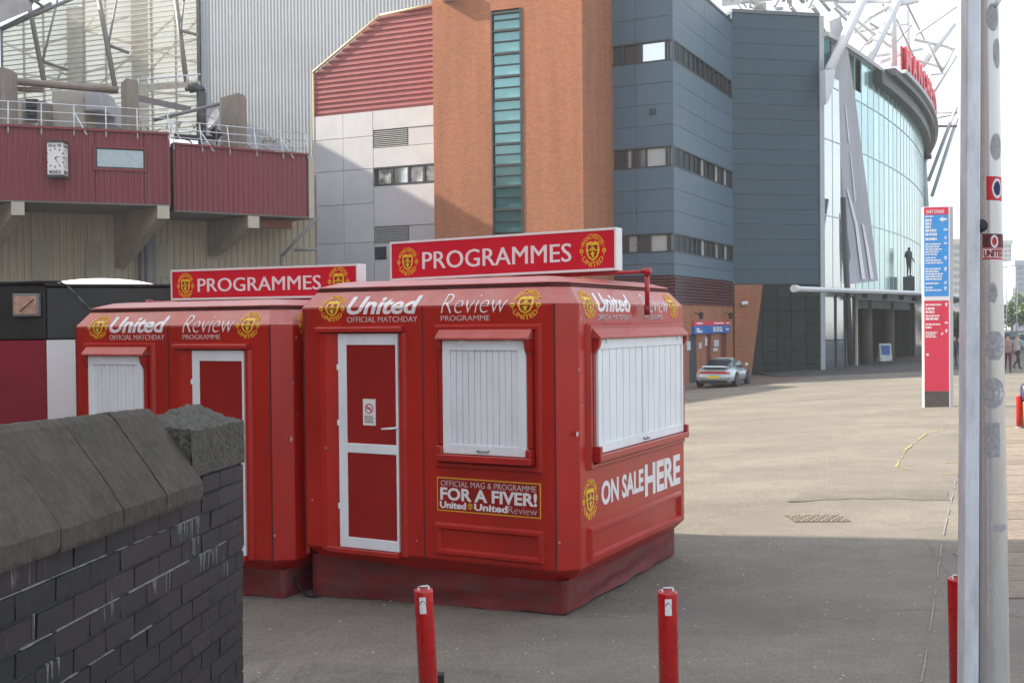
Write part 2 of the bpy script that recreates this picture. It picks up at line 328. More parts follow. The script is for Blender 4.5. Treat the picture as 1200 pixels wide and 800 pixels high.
def text_bm(body, bold=0., shear=0., ext=.5, spacing=1.):
    cu = bpy.data.curves.new('t', 'FONT'); cu.body = body; cu.extrude = ext; cu.offset = bold; cu.shear = shear; cu.resolution_u = 3; cu.space_character = spacing
    ob = bpy.data.objects.new('t', cu); COL.objects.link(ob)
    bpy.context.view_layer.update(); dg = bpy.context.evaluated_depsgraph_get()
    me = bpy.data.meshes.new_from_object(ob.evaluated_get(dg)); bm = bmesh.new(); bm.from_mesh(me)
    bpy.data.objects.remove(ob); bpy.data.curves.remove(cu); bpy.data.meshes.remove(me)
    return bm
def lettering(name, body, mp, u0, u1, z0, z1, m, parent, bold=0., shear=0., thick=.004, crease=None, world=False, spacing=1.):
    """mp(u, z, out) -> point.  the text fills the box u0..u1, z0..z1"""
    bm = text_bm(body, bold, shear, .5, spacing)
    xs = [v.co.x for v in bm.verts]; ys = [v.co.y for v in bm.verts]; a, b, c, d = min(xs), max(xs), min(ys), max(ys)
    for v in bm.verts:
        v.co = Vector((u0+(v.co.x-a)/(b-a)*(u1-u0), z0+(v.co.y-c)/(d-c)*(z1-z0), thick if v.co.z > 0 else -.002))
    if crease is not None:
        bmesh.ops.bisect_plane(bm, geom=bm.verts[:]+bm.edges[:]+bm.faces[:], plane_co=(0, crease, 0), plane_no=(0, 1, 0), dist=1e-5)
    for v in bm.verts: v.co = mp(v.co.x, v.co.y, v.co.z)
    if world and parent is not None: bmesh.ops.transform(bm, matrix=TM[root_of(parent).name].inverted(), verts=bm.verts)
    bm.normal_update()
    me = bpy.data.meshes.new(name); bm.to_mesh(me); bm.free(); me.materials.append(m)
    return link(name, me, parent)

def crest(mp, uc, zc, ru, rz, parent, crease=None, world=False, thick=.004, lively=True):
    """round club crest: arched lettering, two footballs, a shield with a ship and a small devil"""
    bm = bmesh.new()
    def pol(pts, mi, t, cx=0, cy=0, sc=1):
        a = [bm.verts.new((x*sc+cx, y*sc+cy, t)) for x, y in pts]; b = [bm.verts.new((x*sc+cx, y*sc+cy, -.002)) for x, y in pts]
        f = bm.faces.new(a); f.material_index = mi; n = len(a)
        for i in range(n):
            f = bm.faces.new([a[i], b[i], b[(i+1) % n], a[(i+1) % n]]); f.material_index = mi
    def disc(cx, cy, r, mi, t, n=14): pol([(math.cos(2*math.pi*i/n)*r, math.sin(2*math.pi*i/n)*r) for i in range(n)], mi, t, cx, cy)
    T = thick
    pol([(-.46, .42), (-.2, .52), (0, .46), (.2, .52), (.46, .42), (.50, -.05), (.34, -.40), (0, -.60), (-.34, -.40), (-.50, -.05)], 0, T)
    pol([(-.36, .30), (.36, .30), (.36, .04), (-.36, .04)], 1, T+.001)
    pol([(-.25, .12), (-.16, .06), (.16, .06), (.25, .12), (.05, .12), (.12, .26), (0, .22), (-.12, .27), (-.05, .12)], 0, T+.002)
    pol([(-.36, -.02), (.36, -.02), (.26, -.32), (0, -.50), (-.26, -.32)], 1, T+.001)
    pol([(-.05, -.42), (-.09, -.25), (-.20, -.16), (-.16, -.12), (-.06, -.15), (-.05, -.07), (.04, -.06), (.07, -.15), (.17, -.09), (.19, -.13), (.10, -.22), (.08, -.30), (.12, -.40), (.07, -.42), (.02, -.31), (0, -.42)], 0, T+.002)
    for sx in (-1, 1):
        disc(sx*.84, -.03, .14, 0, T); disc(sx*.84, -.03, .055, 2, T+.001)
        for yy in (.22, -.27): pol([(-.035, -.035), (.035, -.035), (.035, .035), (-.035, .035)], 0, T, sx*.80, yy)
    def arc(txt, r, a0, a1, up, h):
        tb = text_bm(txt, .02, 0, .5); xs = [v.co.x for v in tb.verts]; ys = [v.co.y for v in tb.verts]; lo, hi, yl, yh = min(xs), max(xs), min(ys), max(ys)
        mp2 = {}
        for v in tb.verts:
            a = a0+(a1-a0)*(v.co.x-lo)/(hi-lo); y = (v.co.y-yl)/(yh-yl)*h; rr = r+y if up else r-y
            mp2[v] = bm.verts.new((math.cos(a)*rr, math.sin(a)*rr, T if v.co.z > 0 else -.002))
        for f in tb.faces:
            try: g = bm.faces.new([mp2[v] for v in f.verts]); g.material_index = 3
            except ValueError: pass
        tb.free()
    arc('MANCHESTER', .66, R(158), R(22), True, .30); arc('UNITED', .96, R(208), R(332), False, .30)
    for v in bm.verts: v.co = Vector((uc+v.co.x*ru, zc+v.co.y*rz, v.co.z))
    if crease is not None: bmesh.ops.bisect_plane(bm, geom=bm.verts[:]+bm.edges[:]+bm.faces[:], plane_co=(0, crease, 0), plane_no=(0, 1, 0), dist=1e-5)
    for v in bm.verts: v.co = mp(v.co.x, v.co.y, v.co.z)
    if world and parent is not None: bmesh.ops.transform(bm, matrix=TM[root_of(parent).name].inverted(), verts=bm.verts)
    bm.normal_update(); me = bpy.data.meshes.new('crest'); bm.to_mesh(me); bm.free()
    for m in (YEL, DRED, BLACK, GOLD): me.materials.append(m)
    return link('crest', me, parent)

# ================================================================== SETTING
def grid_sheet(name, xs, ys, m, dz=0, zf=None):
    mb = MB(); rows = [[mb.bm.verts.new((x, y, (zf or gz)(x, y)+dz)) for x in xs] for y in ys]
    for j in range(len(ys)-1):
        for i in range(len(xs)-1): mb.face([rows[j][i], rows[j][i+1], rows[j+1][i+1], rows[j+1][i]])
    for f in mb.bm.faces: f.smooth = True
    o = mb.build(name, m); o['kind'] = 'structure'; return o
def frange(a, b, s):
    n = int(round((b-a)/s)); return [a+(b-a)*i/n for i in range(n+1)]
gx = [-1500, -400, -120]+frange(-60, 60, 2)+[120, 400, 1500]; gy = [-400, -60]+frange(-20, 120, 2)+[200, 500, 2500]
grid_sheet('ground', gx, gy, ASPH)
def quad_sheet(name, pts, m, dz, n=10):             # four corners, subdivided so it follows the fall of the ground
    mb = MB(); a, b, c, d = [Vector(p[:2]) for p in pts]; rows = []
    for j in range(n+1):
        l = a.lerp(d, j/n); r = b.lerp(c, j/n)
        rows.append([mb.bm.verts.new((*(l.lerp(r, i/n)), 0)) for i in range(n+1)])
    for r_ in rows:
        for v in r_: v.co.z = gz(v.co.x, v.co.y)+dz
    for j in range(n):
        for i in range(n): mb.face([rows[j][i], rows[j][i+1], rows[j+1][i+1], rows[j+1][i]])
    o = mb.build(name, m); o['kind'] = 'structure'; return o
# paved apron along the stadium
quad_sheet('entrance_paving', [(6.5, 48.5), (11.6, 50.5), (46, 104), (36, 108)], PINKP, .006, 14)
quad_sheet('road', [(14, 58), (90, 40), (400, 900), (60, 900)], ROADM, .012, 24)

# slabs of the pavement on the right, cut to rows
pave = quad_sheet('pavement', [(2.9, 5.5), (40, 5.5), (40, 24.5), (11.0, 24.5)], KERBM, .004, 12)
mbs = MB(); mbs.box(0, 1, 0, 1, 0, 1); slab_me = mbs.mesh('slab', SLABM)
ys_ = [7.6]; 
while ys_[-1] < 24: ys_.append(ys_[-1] + .62)
for k, y in enumerate(ys_[:-1]):
    if y < 9: continue
    x0 = .432*y - (.12 if k % 2 else 0)
    for i in range(3):
        xx = x0 + i*.95
        o = link('slab', slab_me, pave); o.location = (xx, y, gz(xx, y)+.0); o.scale = (.93, .60, .012+.004*random.random())

def strip(name, pts, w, m, dz, parent=None, gaps=0):
    mb = MB()
    for i in range(len(pts)-1):
        a, b = G(*pts[i]), G(*pts[i+1]); d = (b-a); L_ = d.length; d.normalize(); nrm = Vector((d.y, -d.x, 0)); k = max(1, int(L_/.22))
        for j in range(k):
            if gaps and random.random() < gaps: continue
            p = a+(b-a)*(j/k); q = a+(b-a)*((j+1)/k); w0 = w*(.5+.5*random.random()); off = nrm*(random.random()-.5)*w*.4
            qs = [p-nrm*w0/2+off, p+nrm*w0/2+off, q+nrm*w0/2+off, q-nrm*w0/2+off]
            mb.poly([(v.x, v.y, gz(v.x, v.y)+dz) for v in qs])
    o = mb.build(name, m, parent)
    if parent is None: o['kind'] = 'structure'
    return o
strip('yellow_marking', [(1107, 503), (1085, 508), (1060, 528), (1050, 547), (1092, 555)], .05, YELM, .008, gaps=.3)
strip('yellow_marking', [(1100, 520), (1124, 519)], .05, YELM, .008, gaps=.2)
strip('yellow_marking', [(1108, 542), (1124, 543)], .05, YELM, .008, gaps=.2)
strip('yellow_marking', [(1102, 556), (1124, 555)], .05, YELM, .008, gaps=.2)
strip('pale_edge_line', [(1122, 556), (1114, 590), (1104, 632), (1097, 690), (1088, 750), (1080, 800)], .02, PALEM, .008, gaps=.35)
# pale kerb edge at the bottom of the view
quad_sheet('kerb_edge', [(-1.55, 6.0), (-.1, 6.0), (-.1, 7.62), (-1.55, 8.02)], asphalt_mat('newer_asphalt', (.15, .14, .125), (.195, .18, .157), False), .006, 4)

PATCHM = asphalt_mat('coarse_patched_asphalt', (.14, .13, .112), (.20, .182, .155), False)
def blob_sheet(pxs, seed):
    rb = random.Random(seed); P_ = [G(*p) for p in pxs]; mb = MB(); out = []
    for a, b in zip(P_, P_[1:]+P_[:1]):
        n = max(2, int((b-a).length/.18))
        for k in range(n): v = a.lerp(b, k/n); v.x += rb.uniform(-.04, .04); v.y += rb.uniform(-.05, .05); out.append((v.x, v.y, gz(v.x, v.y)+.005))
    mb.poly(out); o = mb.build('asphalt_patch', PATCHM); o['kind'] = 'structure'
blob_sheet([(925, 588), (1000, 584), (1112, 586), (1112, 574), (1060, 573), (1000, 575), (940, 577)], 1)
# ================================================================== KIOSKS
HW = 1.43; W_ = 2*HW; CHM = .15
def kiosk(name, label, corner, zoff, door_first, legs_side=True, signspec=None):
    ax = R(-28)
    c = Vector(corner) + Vector((-.883, .469, 0))*HW + Vector((.469, .883, 0))*HW
    t = thing(name, label, 'kiosk', (c.x, c.y, zoff), ax, 'red programme kiosks')
    CRZ = 2.56; SL = .12/.155
    def ins(z): return max(0, (z-CRZ))*SL
    def mf(u, z, o): i = ins(z); return Vector((u-HW, -HW-o+i, z+(o*.6 if z > CRZ else 0)))
    def ms(u, z, o): i = ins(z); return Vector((HW+o-i, u-HW, z+(o*.6 if z > CRZ else 0)))
    def mk(u, z, o): return Vector((HW-u, HW+o, z))
    def ml(u, z, o): return Vector((-HW-o, HW-u, z))
    def ring(i, z, ch=CHM):
        h = HW-i; ch = max(.02, ch - i*.25); k = h-ch
        return [(-k, -h, z), (k, -h, z), (h, -k, z), (h, k, z), (k, h, z), (-k, h, z), (-h, k, z), (-h, -k, z)]
    def shell(prof, m, nm):
        mb = MB(); rs = [mb.verts(ring(i, z)) for z, i in prof]
        for a, b in zip(rs, rs[1:]):
            for q in range(8): mb.face([a[q], a[(q+1) % 8], b[(q+1) % 8], b[q]])
        mb.face(rs[0][::-1]); mb.face(rs[-1]); return mb.build(nm, m, t, world=False, bevel=.006)
    shell([(.24, .14), (.38, .0), (.9, 0), (1.6, 0), (CRZ, 0)], RED, 'body')
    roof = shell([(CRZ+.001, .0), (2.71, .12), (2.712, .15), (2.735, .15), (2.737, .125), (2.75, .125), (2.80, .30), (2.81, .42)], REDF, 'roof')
    # dark gutter strip and joint seams
    mb = MB(); ra_, rb_ = mb.verts(ring(.112, 2.713)), mb.verts(ring(.112, 2.728))
    for q in range(8): mb.face([ra_[q], ra_[(q+1) % 8], rb_[(q+1) % 8], rb_[q]])
    mb.face(ra_[::-1]); mb.face(rb_); mb.build('gutter', SEAL, t, world=False)
    for u in (CHM, 1.44, W_-CHM):
        mb = MB(); mb.hexa([mf(u-.006, .38, .003), mf(u+.006, .38, .003), mf(u+.006, .38, -.01), mf(u-.006, .38, -.01), mf(u-.006, CRZ, .003), mf(u+.006, CRZ, .003), mf(u+.006, CRZ, -.01), mf(u-.006, CRZ, -.01)])
        mb.build('seam', SEAL, t, world=False)
    # cloth skirt, with folds, down to the ground
    Mx = TM[t.name]; mb = MB(); per = []; h = HW-.12; n = 44
    cor = [(-h, -h), (h, -h), (h, h), (-h, h)]
    for s_ in range(4):
        a, b = Vector(cor[s_]), Vector(cor[(s_+1) % 4])
        for i in range(n): per.append((a.lerp(b, i/n), (b-a).normalized(), i/n, s_))
    lev = [.275, .22, .16, .10, .05, .0]; rows = []
    for li, z in enumerate(lev):
        row = []
        for p, d, f, s_ in per:
            nrm = Vector((d.y, -d.x)); e = math.sin(math.pi*f)
            fold = (math.sin(li*2.1+f*5+s_) * .024 + .014*math.sin(f*23+li*.8))*e - .012*li*e*.4
            q = p+nrm*fold*(1 if li else .3); wp = Mx @ Vector((q.x, q.y, 0)); g = gz(wp.x, wp.y)-zoff
            zz = g+.004+(z-0)/.275*(.275-g) + (.006*math.sin(f*31+s_) if li == 5 else 0)
            row.append(mb.bm.verts.new((q.x, q.y, zz)))
        rows.append(row)
    N4 = len(per)
    for li in range(len(lev)-1):
        for i in range(N4):
            f = mb.face([rows[li][i], rows[li][(i+1) % N4], rows[li+1][(i+1) % N4], rows[li+1][i]]); f.smooth = True
    mb.build('skirt', MAROON, t, world=False)

    def b_(mpf, nm, u0, u1, z0, z1, o0, o1, m, parent=None, bevel=.0):
        mb = MB(); mb.hexa([mpf(u0, z0, o1), mpf(u1, z0, o1), mpf(u1, z0, o0), mpf(u0, z0, o0), mpf(u0, z1, o1), mpf(u1, z1, o1), mpf(u1, z1, o0), mpf(u0, z1, o0)])
        return mb.build(nm, m, parent or t, world=False, bevel=bevel)
    def ringframe(mpf, nm, u0, u1, z0, z1, w, o, m, parent=None, soft=.018):
        mb = MB(); prof = [(0, 0), (soft, o), (w-soft, o), (w, 0)]; rs = []
        for k, oo in prof: rs.append(mb.verts([mpf(u0+k, z0+k, oo), mpf(u1-k, z0+k, oo), mpf(u1-k, z1-k, oo), mpf(u0+k, z1-k, oo)]))
        for a, b in zip(rs, rs[1:]):
            for q in range(4): mb.face([a[q], a[(q+1) % 4], b[(q+1) % 4], b[q]])
        return mb.build(nm, m, parent or t, world=False)
    def door(mpf, du):
        # moulded surround, then the door frame in white with two red panels
        mb = MB()
        for (k0, k1, o0, o1) in ((.34, .42, 0, .06),):
            mb.prism([mpf(du+.33, .37, 0), mpf(du+.37, .37, .05), mpf(du+.43, .37, .05), mpf(du+.545, .37, 0.005)], mpf(0, 2.33, 0)-mpf(0, .37, 0))
        mb.prism([mpf(du+1.195, .37, 0.004), mpf(du+1.215, .37, .03), mpf(du+1.25, .37, .03), mpf(du+1.27, .37, 0)], mpf(0, 2.33, 0)-mpf(0, .37, 0))
        mb.build('door_surround', RED, t, world=False)
        mb = MB(); mb.prism([mpf(du+.32, 2.40, 0), mpf(du+.32, 2.38, .07), mpf(du+.32, 2.34, .075), mpf(du+.32, 2.335, 0)], mpf(1.26, 0, 0)-mpf(.32, 0, 0)); mb.build('door_hood', REDTRIM, t, world=False, bevel=.004)
        d = b_(mpf, 'door', du+.56, du+1.19, .41, 2.325, 0, .014, DARK)
        for q in ((.555, .645, .405, 2.325), (1.175, 1.195, .405, 2.325), (.645, 1.175, 2.225, 2.325), (.645, 1.175, 1.26, 1.345), (.645, 1.175, .405, .50)):
            b_(mpf, 'door_frame', du+q[0], du+q[1], q[2], q[3], .0, .032, WHITEP, d, .003)
        for q in ((.645, 1.175, 1.345, 2.225), (.645, 1.175, .50, 1.26)):
            b_(mpf, 'door_panel', du+q[0], du+q[1], q[2], q[3], .0, .022, REDPAN, d)
        hb = MB(); hb.tube(mpf(du+1.185, 1.50, .03), mpf(du+1.185, 1.50, .075), .009); hb.tube(mpf(du+1.19, 1.50, .075), mpf(du+1.05, 1.487, .07), .009); hb.build('handle', WHITEP, d, world=False)
        for zz in (2.0, 1.5, .75): b_(mpf, 'hinge', du+.545, du+.562, zz, zz+.05, .0, .04, WHITEP, d)
        b_(mpf, 'threshold', du+.42, du+1.2, .355, .40, .0, .06, REDTRIM, None, .004)
        b_(mpf, 'lock', du+.415, du+.435, 1.28, 1.30, .05, .06, CHROME)
        return d
    def notice(mpf, du, d):
        nb = b_(mpf, 'notice', du+.82, du+.955, 1.51, 1.745, .0, .026, WHITE, d)
        mb = MB(); cu, cz = du+.887, 1.66
        for i in range(16):
            a, b2 = 2*math.pi*i/16, 2*math.pi*(i+1)/16
            mb.poly([mpf(cu+math.cos(a)*.045, cz+math.sin(a)*.045, .0275), mpf(cu+math.cos(b2)*.045, cz+math.sin(b2)*.045, .0275), mpf(cu+math.cos(b2)*.036, cz+math.sin(b2)*.036, .0275), mpf(cu+math.cos(a)*.036, cz+math.sin(a)*.036, .0275)])
        mb.poly([mpf(cu-.03, cz+.022, .0277), mpf(cu-.024, cz+.03, .0277), mpf(cu+.03, cz-.022, .0277), mpf(cu+.024, cz-.03, .0277)])
        mb.m = 1
        mb.poly([mpf(cu-.028, cz-.004, .027), mpf(cu+.02, cz-.004, .027), mpf(cu+.02, cz+.006, .027), mpf(cu-.028, cz+.006, .027)])
        for k in range(4): mb.poly([mpf(cu-.05, 1.535+k*.017, .027), mpf(cu+.05-.012*(k % 2), 1.535+k*.017, .027), mpf(cu+.05-.012*(k % 2), 1.542+k*.017, .027), mpf(cu-.05, 1.542+k*.017, .027)])
        mb.build('no_smoking_print', [SIGNRED, BLACK], d, world=False)
    def window(mpf, u0, u1, wide=False, sash=1):
        # u0..u1 = moulded border; shutter proud of the wall under a sloping hood, on a deep sill
        ringframe(mpf, 'window_border', u0, u1, 1.17, 2.40, .065, .035, REDTRIM)
        a, b2 = u0+.09, u1-.11
        sh = b_(mpf, 'shutter', a+.02, b2-.02, 1.305, 2.265, 0, .035, WHITEP)
        n = sash; w = (b2-a-.04)/n
        for k in range(n):
            s0 = a+.02+k*w; s1 = s0+w
            for q in ((s0, s1, 2.18, 2.265), (s0, s1, 1.305, 1.385), (s0, s0+.075 if n == 1 else s0+.04, 1.385, 2.18), (s1-.075 if n == 1 else s1-.04, s1, 1.385, 2.18)):
                b_(mpf, 'shutter_frame', q[0]+.001, q[1]-.001, q[2], q[3], .03, .062, WHITEP, sh, .003)
            i0, i1 = (s0+.075, s1-.075) if n == 1 else (s0+.04, s1-.04); ns = 11 if n == 1 else 13; sw = (i1-i0)/ns
            for i in range(ns): b_(mpf, 'shutter_slat', i0+i*sw+.003, i0+(i+1)*sw-.003, 1.386, 2.179, .03, .048+.003*(i % 2), WHITEP, sh)
        mid = (a+b2)/2
        hb = MB(); hb.path([mpf(mid-.05, 1.345, .06), mpf(mid-.05, 1.335, .085), mpf(mid+.05, 1.335, .085), mpf(mid+.05, 1.345, .06)], .007); hb.build('shutter_handle', TUBEG, sh, world=False)
        for uu in (a+.18, b2-.2):
            b_(mpf, 'hinge', uu, uu+.05, 2.225, 2.275, .055, .072, WHITEP, sh)
        # hood
        mb = MB(); mb.prism([mpf(a-.03, 2.37, 0), mpf(a-.03, 2.36, .03), mpf(a-.03, 2.285, .105), mpf(a-.03, 2.268, .105), mpf(a-.03, 2.27, .03), mpf(a-.03, 2.268, 0)], mpf(b2+.03, 0, 0)-mpf(a-.03, 0, 0)); mb.build('awning', AWN, t, world=False, bevel=.003)
        for e in ((a-.03, a+.015), (b2-.015, b2+.03)):
            mb = MB(); mb.prism([mpf(e[0], 2.262, 0), mpf(e[0], 2.262, .10), mpf(e[0], 2.20, .085), mpf(e[0], 2.14, .04), mpf(e[0], 1.38, .04), mpf(e[0], 1.38, 0)], mpf(e[1], 0, 0)-mpf(e[0], 0, 0)); mb.build('window_cheek', REDTRIM, t, world=False)
        b_(mpf, 'sill', a-.03, b2+.04, 1.24, 1.30, 0, .10, REDTRIM, None, .006)
        for e in ((a-.03, a+.02), (b2-.01, b2+.04)):
            b_(mpf, 'sill_end', e[0], e[1], 1.298, 1.37, 0.001, .098, REDTRIM, None, .006)
    # front
    if door_first:
        d = door(mf, 0); notice(mf, 0, d); window(mf, 1.565, 2.60)
        ringframe(mf, 'moulded_panel', 1.55, 2.60, .42, .70, .06, .03, RED)
    else:
        window(mf, .28, 1.27); d = door(mf, 1.22)
    # right hand side: wide two leaf hatch
    window(ms, .29, 2.66, sash=2); ringframe(ms, 'moulded_panel', .30, 2.58, .40, .70, .065, .032, RED)
    # left and back: plain moulded panels
    for mpf in (mk, ml): ringframe(mpf, 'moulded_panel', .3, 2.58, .40, 2.3, .065, .032, RED)
    # screws along the roof edge, chips in the paint
    rk = random.Random(len(t.name))
    for k in range(9):
        u = .2+k*.31
        for mpf in (mf, ms): mb = MB(); c = mpf(u, 2.742, -.075); mb.lathe([(.008, 0), (.008, .008), (.003, .011)], tuple(c), n=8); mb.build('roof_screw', CHROME, t, world=False)
    for (mpf, u, z, s_) in ((ms, .10, 1.50, .028), (ms, .14, 2.02, .012), (ms, .19, 2.44, .014), (mf, 2.74, .62, .012), (mf, 1.36, .52, .010), (ms, 2.68, .55, .014), (mf, .22, .8, .010), (ms, .2, 1.72, .009)):
        mb = MB(); mb.poly([mpf(u+s_*rk.uniform(.5, 1)*math.cos(a_), z+s_*1.5*rk.uniform(.4, 1)*math.sin(a_), .0012) for a_ in [2*math.pi*i/7 for i in range(7)]]); mb.build('paint_chip', mat('bare_fibreglass', (.55, .48, .45), .8), t, world=False)
    # writing
    for mpf, sx in ((mf, 0), (ms, 1)):
        k = dict(crease=CRZ)
        cu_ = (.47, 2.445) if not sx else (.375, 2.43)
        crest(mpf, cu_[0], 2.555, .145, .125, t, crease=CRZ); crest(mpf, cu_[1], 2.56, .145, .13, t, crease=CRZ)
        a = .64 if not sx else .53
        lettering('lettering', 'United', mpf, a, a+.77, 2.495, 2.655, LETW, t, bold=.026, shear=.25, **k)
        lettering('lettering', 'OFFICIAL MATCHDAY', mpf, a, a+.75, 2.425, 2.475, LETWD, t, bold=-.005)
        lettering('lettering', 'Review', mpf, 1.63, 2.27, 2.495, 2.66, LETW, t, bold=-.022, shear=.25, **k)
        lettering('lettering', 'PROGRAMME', mpf, 1.63, 2.11, 2.43, 2.475, LETWD, t, bold=-.005)
    if door_first:
        op = b_(mf, 'offer_panel', 1.575, 2.575, .80, 1.09, 0, .004, GOLD)
        b_(mf, 'offer_panel_field', 1.585, 2.565, .81, 1.08, 0, .0055, REDPAN, op)
        q = lambda u, z, o: mf(u, z, o+.005)
        lettering('lettering', 'OFFICIAL MAG & PROGRAMME', q, 1.615, 2.535, 1.015, 1.065, LETWD, op, bold=-.004)
        lettering('lettering', 'FOR A FIVER!', q, 1.61, 2.54, .895, 1.005, LETW, op, bold=.03)
        lettering('lettering', 'United', q, 1.605, 1.865, .825, .885, LETW, op, bold=.03)
        lettering('lettering', 'United', q, 1.945, 2.265, .825, .885, LETW, op, bold=.03)
        lettering('lettering', 'Review', q, 2.275, 2.54, .825, .885, LETWD, op, bold=-.02)
        crest(q, 1.905, .855, .028, .028, op)
    if door_first: crest(ms, .345, .93, .16, .18, t)
    lettering('lettering', 'ON SALE', ms, .58, 1.56, .835, 1.045, LETW, t, bold=.03)
    lettering('lettering', 'HERE', ms, 1.60, 2.58, .77, 1.07, LETW, t, bold=.035)
    return t, mf, ms
AWN = mat('awning_red', (.44, .06, .048), .42, var=.14, scale=3, dirt=(.45, .17, .15), dirt_scale=6, dirt_amt=.5)
REDPAN = mat('red_door_panel', (.31, .009, .006), .45, var=.1, scale=2, dirt=(.2, .012, .012), dirt_scale=3, dirt_amt=.4)

K1, mf1, ms1 = kiosk('programme_kiosk', 'nearer red programme kiosk, door left of shuttered window, ON SALE HERE on its side', (.479, 8.911, 0), 0, True)
K2C = Vector((-2.23, 10.18, 0)) + Vector((.883, -.469, 0))*.15
K2, mf2, ms2 = kiosk('programme_kiosk', 'farther red programme kiosk behind the brick wall, shuttered window left of its door', K2C, -.15, False)

def roof_sign(label, p_r, p_l, z0r, z0l, hgt, dep, kroot, u_leg, leg_dx):
    """sign box: right front corner p_r, left front corner p_l (world x,y)"""
    pr, pl = Vector((*p_r, 0)), Vector((*p_l, 0)); d = (pr-pl); L_ = d.length; d.normalize(); n = Vector((d.y, -d.x, 0))
    dz = (z0r-z0l)/L_
    t = thing('roof_sign', label, 'sign', (pl.x, pl.y, z0l), 0, 'roof signs of the kiosks')
    def P(u, z, o): v = pl+d*u+n*o; return Vector((v.x, v.y, z0l+dz*u+z))
    def b_(nm, u0, u1, z0, z1, o0, o1, m, par=None, bevel=0):
        mb = MB(); mb.hexa([P(u0, z0, o1), P(u1, z0, o1), P(u1, z0, o0), P(u0, z0, o0), P(u0, z1, o1), P(u1, z1, o1), P(u1, z1, o0), P(u0, z1, o0)]); return mb.build(nm, m, par or t, bevel=bevel)
    b_('sign_box', 0, L_, 0, hgt, -dep, -.006, WHITE, None, .004)
    fr = .024
    for q in ((0, L_, hgt-fr, hgt), (0, L_, 0, fr), (0, fr*.8, fr, hgt-fr), (L_-fr*.8, L_, fr, hgt-fr)): b_('sign_frame', q[0]+.001, q[1]-.001, q[2]+.001, q[3]-.001, -.01, .004, WHITE)
    f = b_('sign_face', fr*.8, L_-fr*.8, fr, hgt-fr, -.012, -.002, SIGNRED)
    mp = lambda u, z, o: P(u, z, o-.002)
    lettering('lettering', 'PROGRAMMES', mp, L_*.155, L_*.815, hgt*.255, hgt*.69, LETW, f, bold=.0, world=True)
    lettering('lettering', 'PROGRAMMES', lambda u, z, o: P(u+.005, z, o-.0035), L_*.155, L_*.815, hgt*.255, hgt*.69, LETW, f, bold=.0, world=True)
    crest(mp, L_*.085, hgt*.47, .125, .15, f, world=True); crest(mp, L_*.905, hgt*.49, .135, .165, f, world=True)
    # pipe frame that carries the sign and is bolted to both sides of the roof
    for sgn in ((1,) if kroot is None else (1, -1)):
        mb = MB(); r = .018
        if sgn == 1: a = P(L_*.55, -.02, -dep*.5); e = P(L_+leg_dx, -.02, -dep*.5)
        else: a = P(L_*.45, -.02, -dep*.5); e = P(-leg_dx*1.5, -.02, -dep*.5)
        mb.tube(a, e, r, n=12); lo = e.copy(); lo.z = 2.50+TM[kroot.name].translation.z; mb.tube(e+Vector((0, 0, .02)), lo, r*1.25, n=12)
        mb.lathe([(.0, -.035), (.04, -.03), (.045, 0), (.04, .03), (.0, .035)], tuple(e)); mb.build('support_pipe', REDPIPE, t)
        mb = MB(); mb.tube(lo+Vector((0, 0, -.03)), lo+Vector((0, 0, .06)), r*1.6, n=10); mb.build('pipe_foot', DRED, t)
    return t
REDPIPE = mat('glossy_red_pipe', (.42, .01, .02), .25, var=.05, coat=.4)
roof_sign('large PROGRAMMES sign on the roof of the nearer kiosk, white box frame', (.975, 10.26), (-1.242, 11.341), 2.888, 2.85, .40, .16, K1, 1.4, .27)
fs2 = Face((K2C.x+.469*1.43, K2C.y+.883*1.43), -64)
uu1, zz1 = fs2.uz(419, 308); uu0, zz0 = fs2.uz(200, 317); _, zb1 = fs2.uz(419, 348); _, zb0 = fs2.uz(200, 352)
pa, pb = fs2.P(uu1, 0), fs2.P(uu0, 0)
roof_sign('smaller-looking PROGRAMMES sign on the roof of the farther kiosk, half behind the nearer one', pa.xy, pb.xy, zb1, zb0, (zz1-zb1+zz0-zb0)/2, .16, K2, 1.4, .27)
# loose cable between the kiosks
mb = MB(); c0 = G(332, 660, .25); mb.path([AT(300, 655, 10.6), AT(318, 668, 10.5), AT(345, 676, 10.4), AT(352, 690, 10.35), AT(360, 698, 10.3), AT(372, 698, 10.2)], .012)
tag(mb.build('cable', BLACK), 'black cable hanging in the gap between the two red kiosks', 'cable')

